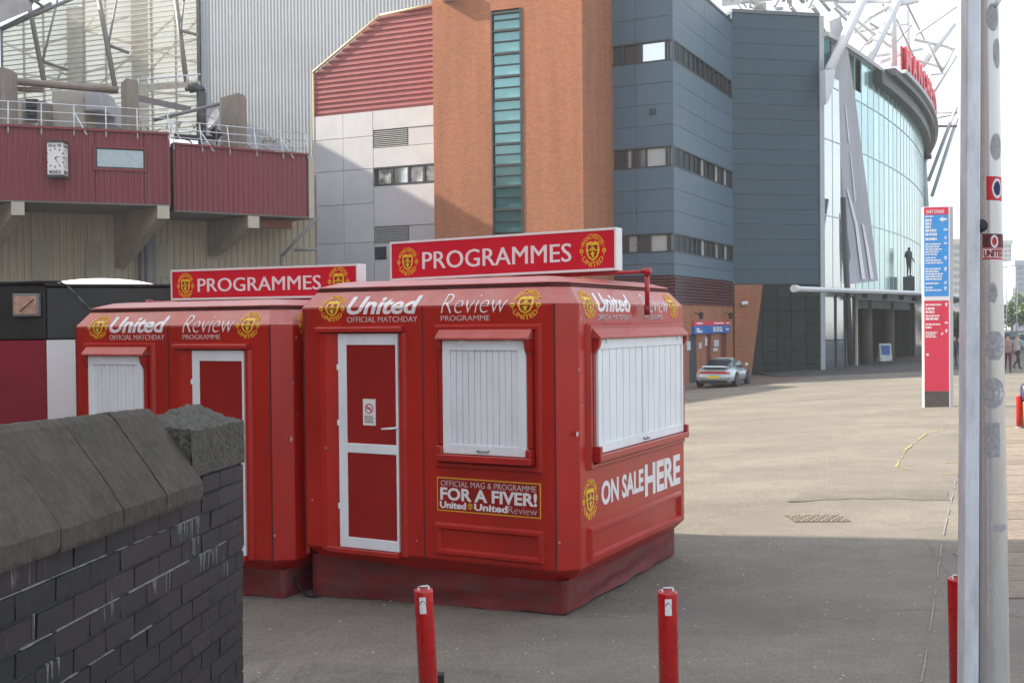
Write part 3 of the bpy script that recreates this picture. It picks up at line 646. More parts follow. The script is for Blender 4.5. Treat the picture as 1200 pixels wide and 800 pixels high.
# ================================================================== BOLLARDS
def bollard(label, base, top, r, sticker=True):
    b, tp = Vector(base), Vector(top); h = (tp-b).length
    zx = (tp-b).normalized(); xx = Vector((1, 0, 0)); yy = zx.cross(xx).normalized(); xx = yy.cross(zx)
    M = Matrix(((xx.x, yy.x, zx.x, b.x), (xx.y, yy.y, zx.y, b.y), (xx.z, yy.z, zx.z, b.z), (0, 0, 0, 1)))
    t = thing('bollard', label, 'bollard', group='red steel bollards', mtx=M)
    mb = MB(); mb.lathe([(r, 0), (r, h-.012), (r*.96, h), (r*.8, h), (r*.78, h-.025)], n=28); mb.build('post', BOLR, t, world=False)
    mb = MB(); mb.path([(-r*.5, 0, h-.03), (-r*.5, 0, h+.012), (r*.55, 0, h+.016), (r*.55, 0, h-.03)], .006); mb.build('lifting_loop', CHROME, t, world=False)
    mb = MB(); mb.lathe([(r*1.45, 0), (r*1.45, .03), (r*1.05, .05)], n=20); mb.build('base_collar', TUBEG, t, world=False)
    if sticker:
        mb = MB(); n = 6; a0, a1 = R(248), R(286); z0, z1 = h-.115, h-.03
        for i in range(n):
            a, c = a0+(a1-a0)*i/n, a0+(a1-a0)*(i+1)/n; q = r+.0015
            mb.poly([(q*math.cos(a), q*math.sin(a), z0), (q*math.cos(c), q*math.sin(c), z0), (q*math.cos(c), q*math.sin(c), z1), (q*math.cos(a), q*math.sin(a), z1)])
        st = mb.build('sticker', WHITE, t, world=False)
        mp = lambda u, z, o: Vector(((r+.002+o)*math.cos(R(267)+u/r), (r+.002+o)*math.sin(R(267)+u/r), z))
        mb = MB(); n = 8
        mb.poly([mp(-.009+.011*math.cos(a_), h-.063+.011*math.sin(a_), .0) for a_ in [math.pi*i/7 for i in range(8)]][::-1]+[]) if False else None
        mb.poly([mp(.015*math.cos(R(180*i/8)), h-.070+.022*math.sin(R(180*i/8)), 0) for i in range(9)]); mb.m = 1
        mb.poly([mp(-.02, h-.083, .0004), mp(.018, h-.081, .0004), mp(.018, h-.070, .0004), mp(-.02, h-.072, .0004)]); mb.m = 2
        mb.poly([mp(-.018, h-.104, .0), mp(.018, h-.104, .0), mp(.018, h-.096, .0), mp(-.018, h-.096, .0)])
        mb.build('sticker_print', [BLACK, SIGNRED, GREYP], st, world=False)
    return t
BY = 5.7
t1 = AT(496, 690, BY); bollard('red bollard in front of the nearer kiosk door, leaning slightly, leftmost of the bollards', (t1.x+.045, BY, 0), t1, .0495)
t2 = AT(782, 692, BY); bollard('upright red bollard right of the nearer kiosk corner, sticker below its rim', (t2.x+.01, BY, 0), t2, .0515)
t3 = AT(1122, 677, BY); bollard('red bollard half hidden behind the square galvanised post', (t3.x+.02, BY, 0), t3, .050, False)
g4 = G(1194, 502); bollard('small distant red bollard on the sunlit pavement at the right edge', g4, g4+Vector((0, 0, .72)), .055, False)
# dark block by the first bollard's foot
gb = AT(514, 800, 5.95); mb = MB(); mb.box(gb.x-.025, gb.x+.03, 5.92, 5.98, 0, gb.z+.055); tag(mb.build('stub_post', DARK, bevel=.004), 'short dark stub post right behind the leaning bollard', 'post')

# ================================================================== LAMP COLUMN and SQUARE POST
lx = AT(1162, 500, 5.35)
t = thing('lamp_column', 'tall round brushed steel column with stickers and glue patches at the right', 'pole', (lx.x, lx.y, 0))
top_ = AT(1157.5, 0, 5.35); lean = (top_.x-lx.x)/(top_.z-lx.z)
def colx(z): return lx.x + lean*(z-lx.z)
def colr(z): return .0725 - .0235*min(max((z-.6)/3.4, 0), 1.6)
mb = MB(); rings = []
for k in range(15):
    z = 6.2*k/14; rings.append(mb.verts([(colx(z)+colr(z)*math.cos(2*math.pi*i/40), lx.y+colr(z)*math.sin(2*math.pi*i/40), z) for i in range(40)]))
for a, b in zip(rings, rings[1:]):
    for i in range(40): mb.face([a[i], a[(i+1) % 40], b[(i+1) % 40], b[i]]).smooth = True
mb.build('shaft', STAINLESS, t)
mb = MB(); mb.lathe([(.16, 0), (.16, .02), (.085, .05)], (colx(0), lx.y, 0), n=24); mb.build('base_plate', TUBEG, t)
def onpole(o=0):
    def f(u, z, w):                                # u metres round the pole, 0 faces the camera
        r = colr(z)+.0012+w+o; a = R(262)+u/colr(z); return Vector((colx(z)+r*math.cos(a), lx.y+r*math.sin(a), z))
    return f
def wrap(nm, u0, u1, z0, z1, m, parent, o=0, n=8, skew=0):
    f = onpole(o); mb = MB()
    for i in range(n):
        a, c = u0+(u1-u0)*i/n, u0+(u1-u0)*(i+1)/n; sa, sc = skew*(i/n-.5), skew*((i+1)/n-.5)
        mb.poly([f(a, z0+sa, 0), f(c, z0+sc, 0), f(c, z1+sc, 0), f(a, z1+sa, 0)])
    return mb.build(nm, m, parent)
def patch(uc, zc, ru, rz, m, nm='glue_patch', o=0, par=None):
    f = onpole(o); mb = MB(); pts = []
    for i in range(26):
        a = 2*math.pi*i/26; k = 1+.05*random.uniform(-1, 1); pts.append((uc+ru*k*math.cos(a), zc+rz*k*math.sin(a)))
    c = mb.bm.verts.new(f(uc, zc, 0)); mid = mb.verts([f(uc+(x-uc)*.5, zc+(y-zc)*.5, 0) for x, y in pts]); out = mb.verts([f(x, y, 0) for x, y in pts]); n = 26
    for i in range(n): mb.face([c, mid[i], mid[(i+1) % n]]); mb.face([mid[i], out[i], out[(i+1) % n], mid[(i+1) % n]])
    return mb.build(nm, m, par or t)
def pz(py): return AT(1160, py, 5.3).z
s1 = wrap('red_sticker', -.028, .052, pz(235), pz(207), SIGNRED, t, skew=-.006)
patch(.022, pz(221), .026, .047, WHITE, 'sticker_roundel', .0004, s1); patch(.022, pz(221), .018, .034, mat('navy_print', (.03, .03, .12), .6, var=.5, scale=160), 'sticker_print', .0008, s1)
s2 = wrap('club_sticker', -.05, .066, pz(290), pz(274), mat('black_red_print', (.14, .03, .035), .6, var=.9, scale=120), t, skew=-.004)
patch(.005, pz(283), .018, .032, WHITE, 'sticker_roundel', .0004, s2); patch(.005, pz(283), .011, .02, SIGNRED, 'sticker_print', .0008, s2)
s3 = wrap('club_sticker', -.05, .066, pz(304), pz(290.4), SIGNRED, t, skew=-.004); wrap('sticker_band', -.048, .064, pz(302), pz(292), WHITE, s3, .0004, skew=-.004)
lettering('lettering', 'UNITED', lambda u, z, o: onpole(.0008)(u, z, 0)+Vector((0, -o*.1, 0)), -.044, .055, pz(301.2), pz(292.8), DRED, s3, bold=.05, world=True)
for (u, py, ru, rr) in ((.01, 20, .03, .07), (.03, 62, .022, .075), (.02, 172, .03, .068), (.0, 405, .052, .075), (-.008, 460, .058, .075), (-.004, 343, .02, .05)): patch(u, pz(py), ru, rr*.95, RESID)
wrap('glue_patch', -.05, .02, pz(535), pz(495), RESID, t); patch(.02, pz(618), .035, .018, RESID)
mb = MB(); mb.tube(AT(1166, 8, 5.3), AT(1174, -2, 5.3), .008); mb.build('bracket_loop', GALV, t)

t = thing('square_post', 'square galvanised steel post just left of the round column', 'post', (AT(1133, 500, 5.2).x, 5.2, 0))
pb_, pt_ = AT(1134, 800, 5.2), AT(1137, 0, 5.2); ln = (pt_.x-pb_.x)/(pt_.z-pb_.z)
mb = MB(); w = .038; x_ = lambda z: pb_.x+ln*(z-pb_.z)
mb.hexa([(x_(0)-w, 5.2-w, 0), (x_(0)+w, 5.2-w, 0), (x_(0)+w, 5.2+w, 0), (x_(0)-w, 5.2+w, 0), (x_(5.6)-w*.7, 5.2-w, 5.6), (x_(5.6)+w*.9, 5.2-w, 5.6), (x_(5.6)+w*.9, 5.2+w, 5.6), (x_(5.6)-w*.7, 5.2+w, 5.6)]); mb.build('shaft', GALV, t, bevel=.006)
mb = MB(); mb.box(x_(0)-.09, x_(0)+.09, 5.11, 5.29, 0, .015); mb.build('base_plate', GALV, t)
mb = MB(); kx = AT(1140, 266, 5.25); mb.lathe([(.0, -.035), (.03, -.03), (.034, 0), (.03, .03), (0, .035)], (x_(kx.z)-.0+.045, 5.2, kx.z), axis='y', n=14); mb.build('strap_buckle', DARK, t)
mb = MB(); mb.box(x_(2.6)+.042, x_(2.6)+.054, 5.19, 5.21, 0, 4.6); mb.build('cable_run', TUBEG, t)

# ================================================================== FOREGROUND BRICK WALL
E0 = Vector((-1.20, 4.9, 0)); waz = R(2.6); slope = -.036
dA = Vector((math.sin(waz), math.cos(waz), slope)).normalized()      # away along the wall
nX = Vector((math.cos(waz), -math.sin(waz), 0))                      # towards the forecourt
nZ = nX.cross(dA)
topz = AT(283, 520, 4.9).z
if nZ.z < 0: nZ = -nZ
# local: x = towards camera along the wall (-dA), y = out of the face (nX), z up ; origin at far end, coping underside level
Mw = Matrix(((-dA.x, nX.x, nZ.x, E0.x), (-dA.y, nX.y, nZ.y, E0.y), (-dA.z, nX.z, nZ.z, 0), (0, 0, 0, 1)))
wl = AT(225, 583, 4.9)                                                # height of the coping underside
t = 0
fc = Face((E0.x, E0.y), math.degrees(waz)); uC, zC = fc.uz(225, 584)  # u negative: towards camera
zc_end = zC + slope*(-uC)                                             # at x=0
Mw.translation = Vector((E0.x, E0.y, zc_end))
wall = thing('brick_wall', 'dark engineering brick wall with sloping stone coping in the left foreground', 'wall', mtx=Mw)
PIERL = -uC
def lx_(px, py): u, z = fc.uz(px, py); return -u
mb = MB(); mb.box(0.004, 4.2, -.32, -.005, -2.4, .0); mb.build('wall_core', MORTAR, wall, world=False)
BH, BL, JT = .0765, .2275, .0065
variants = []
for k in range(5):
    mb = MB(); j = lambda: random.uniform(-.0018, .0018)
    x0, x1, z0, z1, yo = 0, BL-JT, 0, BH-JT, 0
    c = .002
    mb.hexa([(x0+j(), -.05, z0+j()), (x1+j(), -.05, z0+j()), (x1+j(), yo+j(), z0+c+j()), (x0+j(), yo+j(), z0+c+j()), (x0+j(), -.05, z1+j()), (x1+j(), -.05, z1+j()), (x1+j(), yo+j(), z1-c+j()), (x0+j(), yo+j(), z1-c+j())])
    variants.append(mb.mesh('brick', WBRICK))
half = []
for k in range(2):
    mb = MB(); mb.hexa([(0, -.05, 0), (BL/2-JT, -.05, 0), (BL/2-JT-.001, 0, .003), (.001, 0, .003), (0, -.05, BH-JT), (BL/2-JT, -.05, BH-JT), (BL/2-JT-.001, 0, BH-JT-.003), (.001, 0, BH-JT-.003)]); half.append(mb.mesh('brick', WBRICK))
def visible(P):
    v = P-CP; z = v.dot(fw)
    if z < .2: return False
    x = 600+F*v.dot(CR)/z; y = 400-F*v.dot(CU)/z; return -60 < x < 330 and 440 < y < 860
nb = 0; rest = MB()
for r_ in range(31):
    z0 = -(r_+1)*BH; off = 0 if r_ % 2 else 1
    x = .0
    if off: segs = [(0, 'h')]; x = BL/2
    else: segs = []
    while x < 4.1: segs.append((x, 'f')); x += BL
    for xs_, kd in segs:
        me = random.choice(half if kd == 'h' else variants); yo = random.uniform(-.002, .0015)
        L_ = BL/2 if kd == 'h' else BL
        if nb < 295 and visible(Mw @ Vector((xs_+L_/2, 0, z0+BH/2))):
            o = link('brick', me, wall); o.location = (xs_+JT/2, yo, z0+JT/2); nb += 1
        else: rest.box(xs_+JT/2, xs_+L_-JT/2, -.03, yo, z0+JT/2, z0+BH-JT/2)
# end face of the wall
o = rest.build('brickwork', WBRICK, wall, world=False); o['kind'] = 'stuff'
# two brick courses beside the pier cap, above the coping underside
for r_ in range(1):
    z0 = r_*BH; x = 0 if r_ % 2 else BL/2
    if x: o = link('brick', half[0], wall); o.location = (JT/2, 0, z0+JT/2)
    while x+BL/2 < PIERL:
        L_ = min(BL, PIERL-x)
        o = link('brick', variants[r_] if L_ > BL*.9 else half[0], wall); o.location = (x+JT/2, random.uniform(-.003, .003), z0+JT/2); x += L_
mb = MB(); mb.box(.006, PIERL-.004, -.30, -.007, 0.001, BH); mb.build('pier_core', MORTAR, wall, world=False)
# lime that has bled out of two bed joints, and its runs down the brick faces
LIME = mat('lime_bloom', (.27, .27, .27), .9, var=.3, scale=50, dirt=(.05, .05, .05), dirt_scale=40, dirt_amt=1.)
rl_ = random.Random(4)
for zj, xa, xb in ((-BH, .62, 3.2), (-3*BH, .25, 2.6), (-5*BH, 1.1, 2.0)):
    mb = MB(); x = xa
    while x < xb:
        L_ = rl_.uniform(.03, .09); h = rl_.uniform(.0006, .0026)
        if rl_.random() < .78: mb.hexa([(x, -.01, zj-h), (x+L_, -.01, zj-h), (x+L_, .0035, zj-h), (x, .0035, zj-h), (x, -.01, zj+h), (x+L_, -.01, zj+h), (x+L_, .0035, zj+h), (x, .0035, zj+h)])
        x += L_
    mb.build('lime_streak', LIME, wall, world=False)
for zj, x0_, x1_, n_ in ((-BH, .60, .85, 16), (-2*BH, .60, .68, 6), (-3*BH, .35, .62, 14), (-3*BH, .9, 1.1, 5), (-4*BH, 1.6, 2.4, 6), (-2*BH, 1.9, 2.6, 5)):
    mb = MB()
    for k in range(n_):
        x = rl_.uniform(x0_, x1_); w = rl_.uniform(.001, .0035); L_ = rl_.uniform(.015, .07)
        mb.hexa([(x, -.01, zj-L_), (x+w*.3, -.01, zj-L_), (x+w*.3, .003, zj-L_), (x, .003, zj-L_), (x-w, -.01, zj), (x+w, -.01, zj), (x+w, .0032, zj), (x-w, .0032, zj)])
    o = mb.build('lime_run', LIME, wall, world=False); o['kind'] = 'stuff'
# rough pier cap
mb = MB(); cx0, cx1, cy0, cy1, cz0, cz1 = -.004, PIERL+.012, -.30, .006, BH+.004, BH+.185
n = 14; nx_, ny_ = 16, 20
def capz(a, b):
    e = min(a, 1-a, b, 1-b); hz = cz1+.085*(1-abs(2*b-1)**1.3)*(.85+.15*math.sin(a*5))*min(1, .35+2.2*min(a, 1-a))
    return hz + (random.uniform(-.008, .008) if e > .01 else random.uniform(-.006, .006))
topv = [[mb.bm.verts.new((cx0+(cx1-cx0)*i/nx_+(random.uniform(-.006, .006)), cy0+(cy1-cy0)*j/ny_+random.uniform(-.005, .005), capz(i/nx_, j/ny_))) for i in range(nx_+1)] for j in range(ny_+1)]
for j in range(ny_):
    for i in range(nx_): mb.face([topv[j][i], topv[j][i+1], topv[j+1][i+1], topv[j+1][i]])
def skirtwall(vs):
    prev = vs
    for k in range(1, 5):
        cur = [mb.bm.verts.new((v.co.x+random.uniform(-.004, .004), v.co.y+random.uniform(-.004, .004), cz0+(v.co.z-cz0)*(1-1/(5-k+1)) if k < 4 else cz0)) for v in prev]
        for i in range(len(vs)-1): mb.face([prev[i], prev[i+1], cur[i+1], cur[i]])
        prev = cur
skirtwall(topv[-1]); skirtwall(topv[0][::-1]); skirtwall([topv[j][-1] for j in range(ny_, -1, -1)]); skirtwall([topv[j][0] for j in range(ny_+1)])
bmesh.ops.remove_doubles(mb.bm, verts=mb.bm.verts, dist=.0015)
mb.build('pier_cap', PIERCAP, wall, world=False)
# coping stones: steep weathered slope with a short vertical nose
cuts = [PIERL+.004, lx_(128, 612), lx_(52, 645), lx_(52, 645)+.62, lx_(52, 645)+1.25, lx_(52, 645)+1.9]
cuts.insert(1, (lx_(180, 590)))
for a, b in zip(cuts, cuts[1:]):
    mb = MB(); g = .005; m_ = 14; prof = [(-.36, .0), (.042, .0), (.046, .012), (.046, .062), (.036, .078), (-.02, .16), (-.085, .25), (-.14, .325), (-.165, .345), (-.2, .345), (-.36, .12)]
    dz_ = random.uniform(-.004, .004); secs = []
    for k in range(m_+1):
        x = a+g+(b-a-2*g)*k/m_
        secs.append(mb.verts([(x, y+random.uniform(-.0012, .0012), z+dz_+random.uniform(-.0015, .0015)*(z > .01)) for y, z in prof]))
    for s0, s1_ in zip(secs, secs[1:]):
        for q in range(len(prof)): mb.face([s0[q], s0[(q+1) % len(prof)], s1_[(q+1) % len(prof)], s1_[q]])
    mb.face(secs[0]); mb.face(secs[-1][::-1])
    mb.build('coping_stone', COPING, wall, world=False)
# ================================================================== STANDS OUTSIDE THE VIEW (unseen, shaped and placed to cast the shade)
def corrugated(name, f, u0, u1, z0, z1, pitch, depth, m, parent, o=0, zt=None, horiz=False):
    """ribbed sheet on a Face; zt(u) gives a sloping top"""
    mb = MB()
    if not horiz:
        n = int((u1-u0)/pitch); prev = None
        for i in range(n+1):
            for fr, oo in ((0, 0), (.35, 0), (.45, depth), (.9, depth)):
                u = u0+(i+fr)*pitch
                if u > u1: break
                top = zt(u) if zt else z1
                cur = mb.verts([f.P(u, z0, o+oo), f.P(u, top, o+oo)])
                if prev: mb.face([prev[0], cur[0], cur[1], prev[1]])
                prev = cur
    else:
        n = int((z1-z0)/pitch); prev = None
        for i in range(n+1):
            for fr, oo in ((0, 0), (.4, 0), (.55, depth), (.9, depth)):
                z = z0+(i+fr)*pitch
                if z > z1: break
                a, b = zt(z) if zt else (u0, u1)
                cur = mb.verts([f.P(a, z, o+oo), f.P(b, z, o+oo)])
                if prev: mb.face([prev[0], prev[1], cur[1], cur[0]])
                prev = cur
    return mb.build(name, m, parent)
def block(label, foot, h, m, mroof):
    t = thing('stadium_stand', label, 'stand', (foot[0][0], foot[0][1], 0))
    mb = MB(); mb.prism([(x, y, -1) for x, y in foot], (0, 0, h+1)); mb.build('wall', m, t)
    cx = sum(p[0] for p in foot)/len(foot); cy = sum(p[1] for p in foot)/len(foot)
    mb = MB(); mb.prism([(cx+(x-cx)*.99, cy+(y-cy)*.99, h+.004) for x, y in foot], (0, 0, .35)); mb.build('roof_edge', mroof, t)
    for i in range(len(foot)):
        a, b = Vector(foot[i]), Vector(foot[(i+1) % len(foot)]); L_ = (b-a).length
        for k in range(1, 4):
            mb = MB(); d = (b-a)/L_; n_ = Vector((d.y, -d.x)); 
            if n_.dot(Vector((cx, cy))-a) > 0: n_ = -n_
            p, q = a+n_*.004, b+n_*.004; z = h*k/4
            mb.hexa([(*p, z), (*q, z), (*(q+n_*.05), z), (*(p+n_*.05), z), (*p, z+1.1), (*q, z+1.1), (*(q+n_*.05), z+1.1), (*(p+n_*.05), z+1.1)]); mb.build('window_band', GLD, t)
    return t
SH0 = Vector((1.9, 12.45)); tt = TR.xy.normalized()
bk = SH0 - tt*18.6
block('tall brick stand beyond the left edge of the view, nearest the kiosks', [(bk.x, bk.y), (bk.x-5, -60), (-75, -60), (-75, bk.y+6)], 17, BRICKM, CONC)
block('high grey stadium stand beyond the left edge, behind the red clad balcony', [(-41, 37), (-29.0, 53), (-38, 80), (-90, 80), (-90, 37)], 26.5, SILV, CONC)

# ================================================================== BRICK TOWER
TWR = (3.41, 52.0)
tf = Face(TWR, 110); ts = Face(TWR, 26.5)           # front runs right (az 110) ending at the corner; side runs away
t = thing('brick_tower', 'tall orange brick stair tower with a narrow strip of green glass', 'tower', (TWR[0], TWR[1], gz(*TWR)))
UL, _ = tf.uz(508.5, 200); UR = 0; TH = 22
us, _ = ts.uz(721, 200)
a, b, c_ = tf.P(UL, -1), tf.P(0, -1), ts.P(us+1.2, -1); d_ = a+(c_-b)
sw0, sz1 = tf.uz(575, 13); sw1, _ = tf.uz(611.5, 11); _, sz0 = tf.uz(593, 276)
# front wall in pieces round the glazed slot
mb = MB(); mb.fbox(tf, UL, sw0, -1, TH, -.45, 0); mb.fbox(tf, sw1, 0, -1, TH, -.45, 0); mb.fbox(tf, sw0, sw1, sz1, TH, -.45, 0); mb.fbox(tf, sw0, sw1, -1, sz0, -.45, 0)
mb.build('wall', BRICKM, t)
mb = MB(); mb.prism([tf.P(0, -1, -.003), ts.P(us+1.2, -1, -.003), d_, tf.P(UL, -1, -.45), tf.P(-.0, -1, -.45)], (0, 0, TH+1-.01)); mb.build('wall', BRICKM, t)
mb = MB(); mb.fbox(tf, UL-.1, .12, TH, TH+.3, -4, .12); mb.build('coping', CONCL, t)
mb = MB(); pu0, pz0 = tf.uz(519, 2.5); pu1, _ = tf.uz(536, 0); mb.fbox(tf, pu0, pu1, pz0, pz0+.8, 0, .35); mb.build('floodlight_box', WHITE, t, bevel=.02)
# glass strip : pixel rows of the frames
fr = thing  # noqa
strip_ = MB(); strip_.fbox(tf, sw0, sw1, sz0, sz1, -.30, -.24); gs = strip_.build('glazing_back', FRAME, t)
fw_ = .07
for q in ((sw0, sw0+fw_, sz0, sz1), (sw1-fw_*1.8, sw1, sz0, sz1)):
    mb = MB(); mb.fbox(tf, *q, -.24, .03); mb.build('window_frame', FRAME, t)
rows_px = [13, 22, 34, 47.5, 61, 75, 88, 101.5, 115, 128, 141.5, 155, 167, 180, 192, 205, 217, 230, 244, 258, 272]
dark_rows = {2: 1, 4: 1, 6: 1, 11: 0}
for i in range(len(rows_px)-1):
    _, za = tf.uz(593, rows_px[i]); _, zb = tf.uz(593, rows_px[i+1]); thick = .05 if i % 2 else .11
    mb = MB(); mb.fbox(tf, sw0+fw_+.002, sw1-fw_*1.8-.002, za-thick, za, -.24, -.03 if i % 2 else .01); mb.build('transom', FRAME, t)
    mb = MB(); inset = 0 if (i//5) % 2 and i % 5 > 2 else .05
    mb.fbox(tf, sw0+fw_+inset, sw1-fw_*1.8-inset, zb+.004, za-thick-.004, -.2, -.12); mb.build('pane', GLTD if i > 15 else GLT, gs)

# ================================================================== SLATE BLUE BLOCK
C1 = Vector((7.97, 54.1)); I1 = Vector((12.8, 63.8)); E1 = Vector((18.1, 64.9))
f1 = Face(C1, 116.5)                                # front face, ends at the corner C1 (u=0)
azr = math.degrees(math.atan2(I1.x-C1.x, I1.y-C1.y)); f2 = Face(C1, azr); L2 = (I1-C1).length
azm = math.degrees(math.atan2(E1.x-I1.x, E1.y-I1.y)); f3 = Face(I1, azm); L3 = (E1-I1).length
t = thing('blue_building', 'slate blue panelled stadium block with three bands of windows', 'building', (C1.x, C1.y, gz(*C1)))
u1L, _ = f1.uz(716, 200)
def zpx(f, px, py): return f.uz(px, py)[1]
H1, H2, H3 = 22, zpx(f2, 852, 22), zpx(f3, 900, 17)
zb = zpx(f1, 760, 323); zl = zpx(f1, 760, 357)
bands = [(zpx(f1, 790, 70), zpx(f1, 790, 45)), (zpx(f1, 791, 194.5), zpx(f1, 791, 170)), (zpx(f1, 792, 295), zpx(f1, 792, 272.5))]
mb = MB(); p = [f1.P(u1L-2, -1, -.25), f1.P(-.3, -1, -.25), f2.P(.3, -1, -.3), f2.P(L2+.0, -1, -.3)]; q = I1+Vector((-8, 4)); 
mb.prism([p[0], f1.P(-.0, -1, -.25)-Vector((0, 0, 0)), f2.P(L2, -1, -.3), (q.x-4, q.y+6, -1), (-2, 66, -1)], (0, 0, 19)); mb.build('inner_wall', JOINT, t)
mb = MB(); mb.prism([f3.P(.2, -1, -.3), f3.P(L3-.1, -1, -.3), f3.P(L3-.1, -1, -9), f3.P(-2, -1, -9)], (0, 0, H3+.9)); mb.build('inner_wall', JOINT, t)
def clad(f, u0, u1, z0, z1, rows, m, nm='cladding_panel', cols=1, parent=None, th=.06, gap=.02, back=-.25):
    for r_ in range(rows):
        za, zb_ = z0+(z1-z0)*r_/rows, z0+(z1-z0)*(r_+1)/rows
        for c in range(cols):
            ua, ub = u0+(u1-u0)*c/cols, u0+(u1-u0)*(c+1)/cols
            mb = MB(); mb.fbox(f, ua+(gap*.4 if cols > 1 else 0), ub-(gap*.4 if cols > 1 else 0), za+gap/2, zb_-gap/2, back, 0); mb.build(nm, m, parent or t)
levels = [zb] ; segs = []
lo = zb
for (b0, b1) in sorted(bands): segs.append((lo, b0)); lo = b1
segs.append((lo, None))
for a, b in segs:
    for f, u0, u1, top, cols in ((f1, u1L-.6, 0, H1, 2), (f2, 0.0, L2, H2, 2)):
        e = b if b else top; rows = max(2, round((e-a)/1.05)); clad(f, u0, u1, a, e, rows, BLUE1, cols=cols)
mb = MB(); mb.fbox(f2, 0, L2, H2-.001, H2+.14, -.4, .05); mb.build('parapet', FRAME, t)
mb = MB(); mb.fbox(f1, -.07, .012, zb, H1, .002, .02); mb.build('corner_trim', BLUE1, t)
# front-right main face, stone base beneath
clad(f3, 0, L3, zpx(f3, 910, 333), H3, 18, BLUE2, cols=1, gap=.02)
mb = MB(); mb.fbox(f3, 0, L3+.05, H3, H3+.2, -9, .08); mb.build('parapet', mat('parapet_metal', (.12, .15, .17), .4), t)
mb = MB(); mb.fbox(f3, L3, L3+.28, -.7, H3+.05, -.4, .1); mb.build('corner_column', mat('pale_trim', (.42, .46, .50), .4), t)
zg = zpx(f3, 910, 333)
clad(f3, .0, L3-.002, -.85, zg-.02, 7, GRANITE, 'stone_panel', cols=6, gap=.03, back=-.2)
# windows in the bands
def windows(f, u0, u1, z0, z1, cuts, glassseq, z0b=None):
    mb = MB(); mb.fbox(f, u0, u1, z0, z1, -.24, -.17); w = mb.build('window_band', FRAME, t)
    for z_ in ((z0, z0+.07), (z1-.07, z1)): mb = MB(); mb.fbox(f, u0, u1, *z_, -.17, .015); mb.build('frame', FRAME, w)
    for (a, b), g in zip(zip(cuts, cuts[1:]), glassseq):
        mb = MB(); mb.fbox(f, a+.05, b-.05, z0+.08, z1-.08, -.165, -.10); mb.build('pane', g, w)
        mb = MB(); mb.fbox(f, b-.045, b+.045, z0+.07, z1-.07, -.16, .005); mb.build('mullion', FRAME, w)
for k, (z0, z1) in enumerate(bands):
    px = [719.5, 731, 752, 781, 791] if k == 0 else ([719.5, 734.5, 741, 757, 781, 791] if k == 1 else [719.5, 735, 747, 761, 782, 792])
    gl = [JOINT, GLD, GLV, GLP] if k == 0 else [GLD, GLP, GLD, GLP, GLP]
    cuts = [f1.uz(x, 200)[0] for x in px]; cuts[-1] = -.02
    windows(f1, u1L-.6, -.003, z0, z1, cuts, gl)
    n = 12; cc = [.12+(L2-.24)*i/n for i in range(n+1)]
    windows(f2, .003, L2, z0, z1, cc, [GLD, GLD, GLD, GLP, GLD, GLP, GLD, GLD, GLP, GLD, GLP, GLD] if k else [GLD]*12)
mb = MB(); uu, vz = f1.uz(765, 131); mb.fbox(f1, uu-.15, uu+.15, vz-.12, vz+.12, .0, .12); mb.build('vent_box', FRAME, t)
# maroon louvres over the brick ground floor
for f, u0, u1 in ((f1, u1L-.6, 0.02), (f2, .0, L2)):
    mb = MB(); mb.fbox(f, u0, u1, zl, zb, -.22, -.12); mb.build('louvre_back', mat('louvre_dark', (.05, .015, .02), .7), t)
    n = 9
    for i in range(n):
        z = zl+(zb-zl)*i/n; mb = MB(); mb.hexa([f.P(u0, z+.02, .03), f.P(u1, z+.02, .03), f.P(u1, z+.06, -.12), f.P(u0, z+.06, -.12), f.P(u0, z+.06, .03), f.P(u1, z+.06, .03), f.P(u1, z+.12, -.12), f.P(u0, z+.12, -.12)])
        mb.build('louvre_slat', mat('maroon_louvre', (.16, .035, .045), .5), t)
mb = MB(); mb.fbox(f1, u1L-.6, 0.0, -1.2, zl-.004, -.22, -.02); mb.build('ground_floor_wall', BRICKM, t)
# recess ground floor with turnstile doors
du = [f2.uz(x, 420)[0] for x in (808, 817, 828, 834, 845, 852)]; dz = zpx(f2, 830, 391)
mb = MB(); e_ = [0]+du+[L2]
for i in range(0, len(e_)-1, 2): mb.fbox(f2, e_[i], e_[i+1], -1.2, zl-.004, -.22, -.02)
for i in range(1, len(e_)-1, 2): mb.fbox(f2, e_[i], e_[i+1], dz, zl-.004, -.22, -.02)
mb.build('ground_floor_wall', BRICKM, t)
for i in range(1, len(e_)-1, 2): mb = MB(); mb.fbox(f2, e_[i]+.01, e_[i+1]-.01, -1.2, dz-.01, -.22, -.15); mb.build('turnstile_door', mat('red_brown_door', (.16, .04, .035), .5), t)
# flared brick wing against the stone base
wx = [f3.uz(x, 400)[0] for x in (857, 893, 878)]
mb = MB(); z0 = gz(13, 63)-.3; mb.prism([f3.P(0, z0, .004), f3.P(wx[2], z0, .004), f3.P(wx[1], zg-.03, .004), f3.P(0, zg-.03, .004)], f3.n*.16); mb.build('brick_wing', BRICKM, t)
for x, y in ((871.5, 355), (868, 355.5)):
    p = f3.P(*f3.uz(x, y), .3); mb = MB(); mb.lathe([(.0, -.1), (.11, -.08), (.12, .06), (0, .1)], p, axis='y', n=12); mb.tube(p, p+Vector((0, .25, .1)), .03); mb.build('floodlight', WHITE, t)
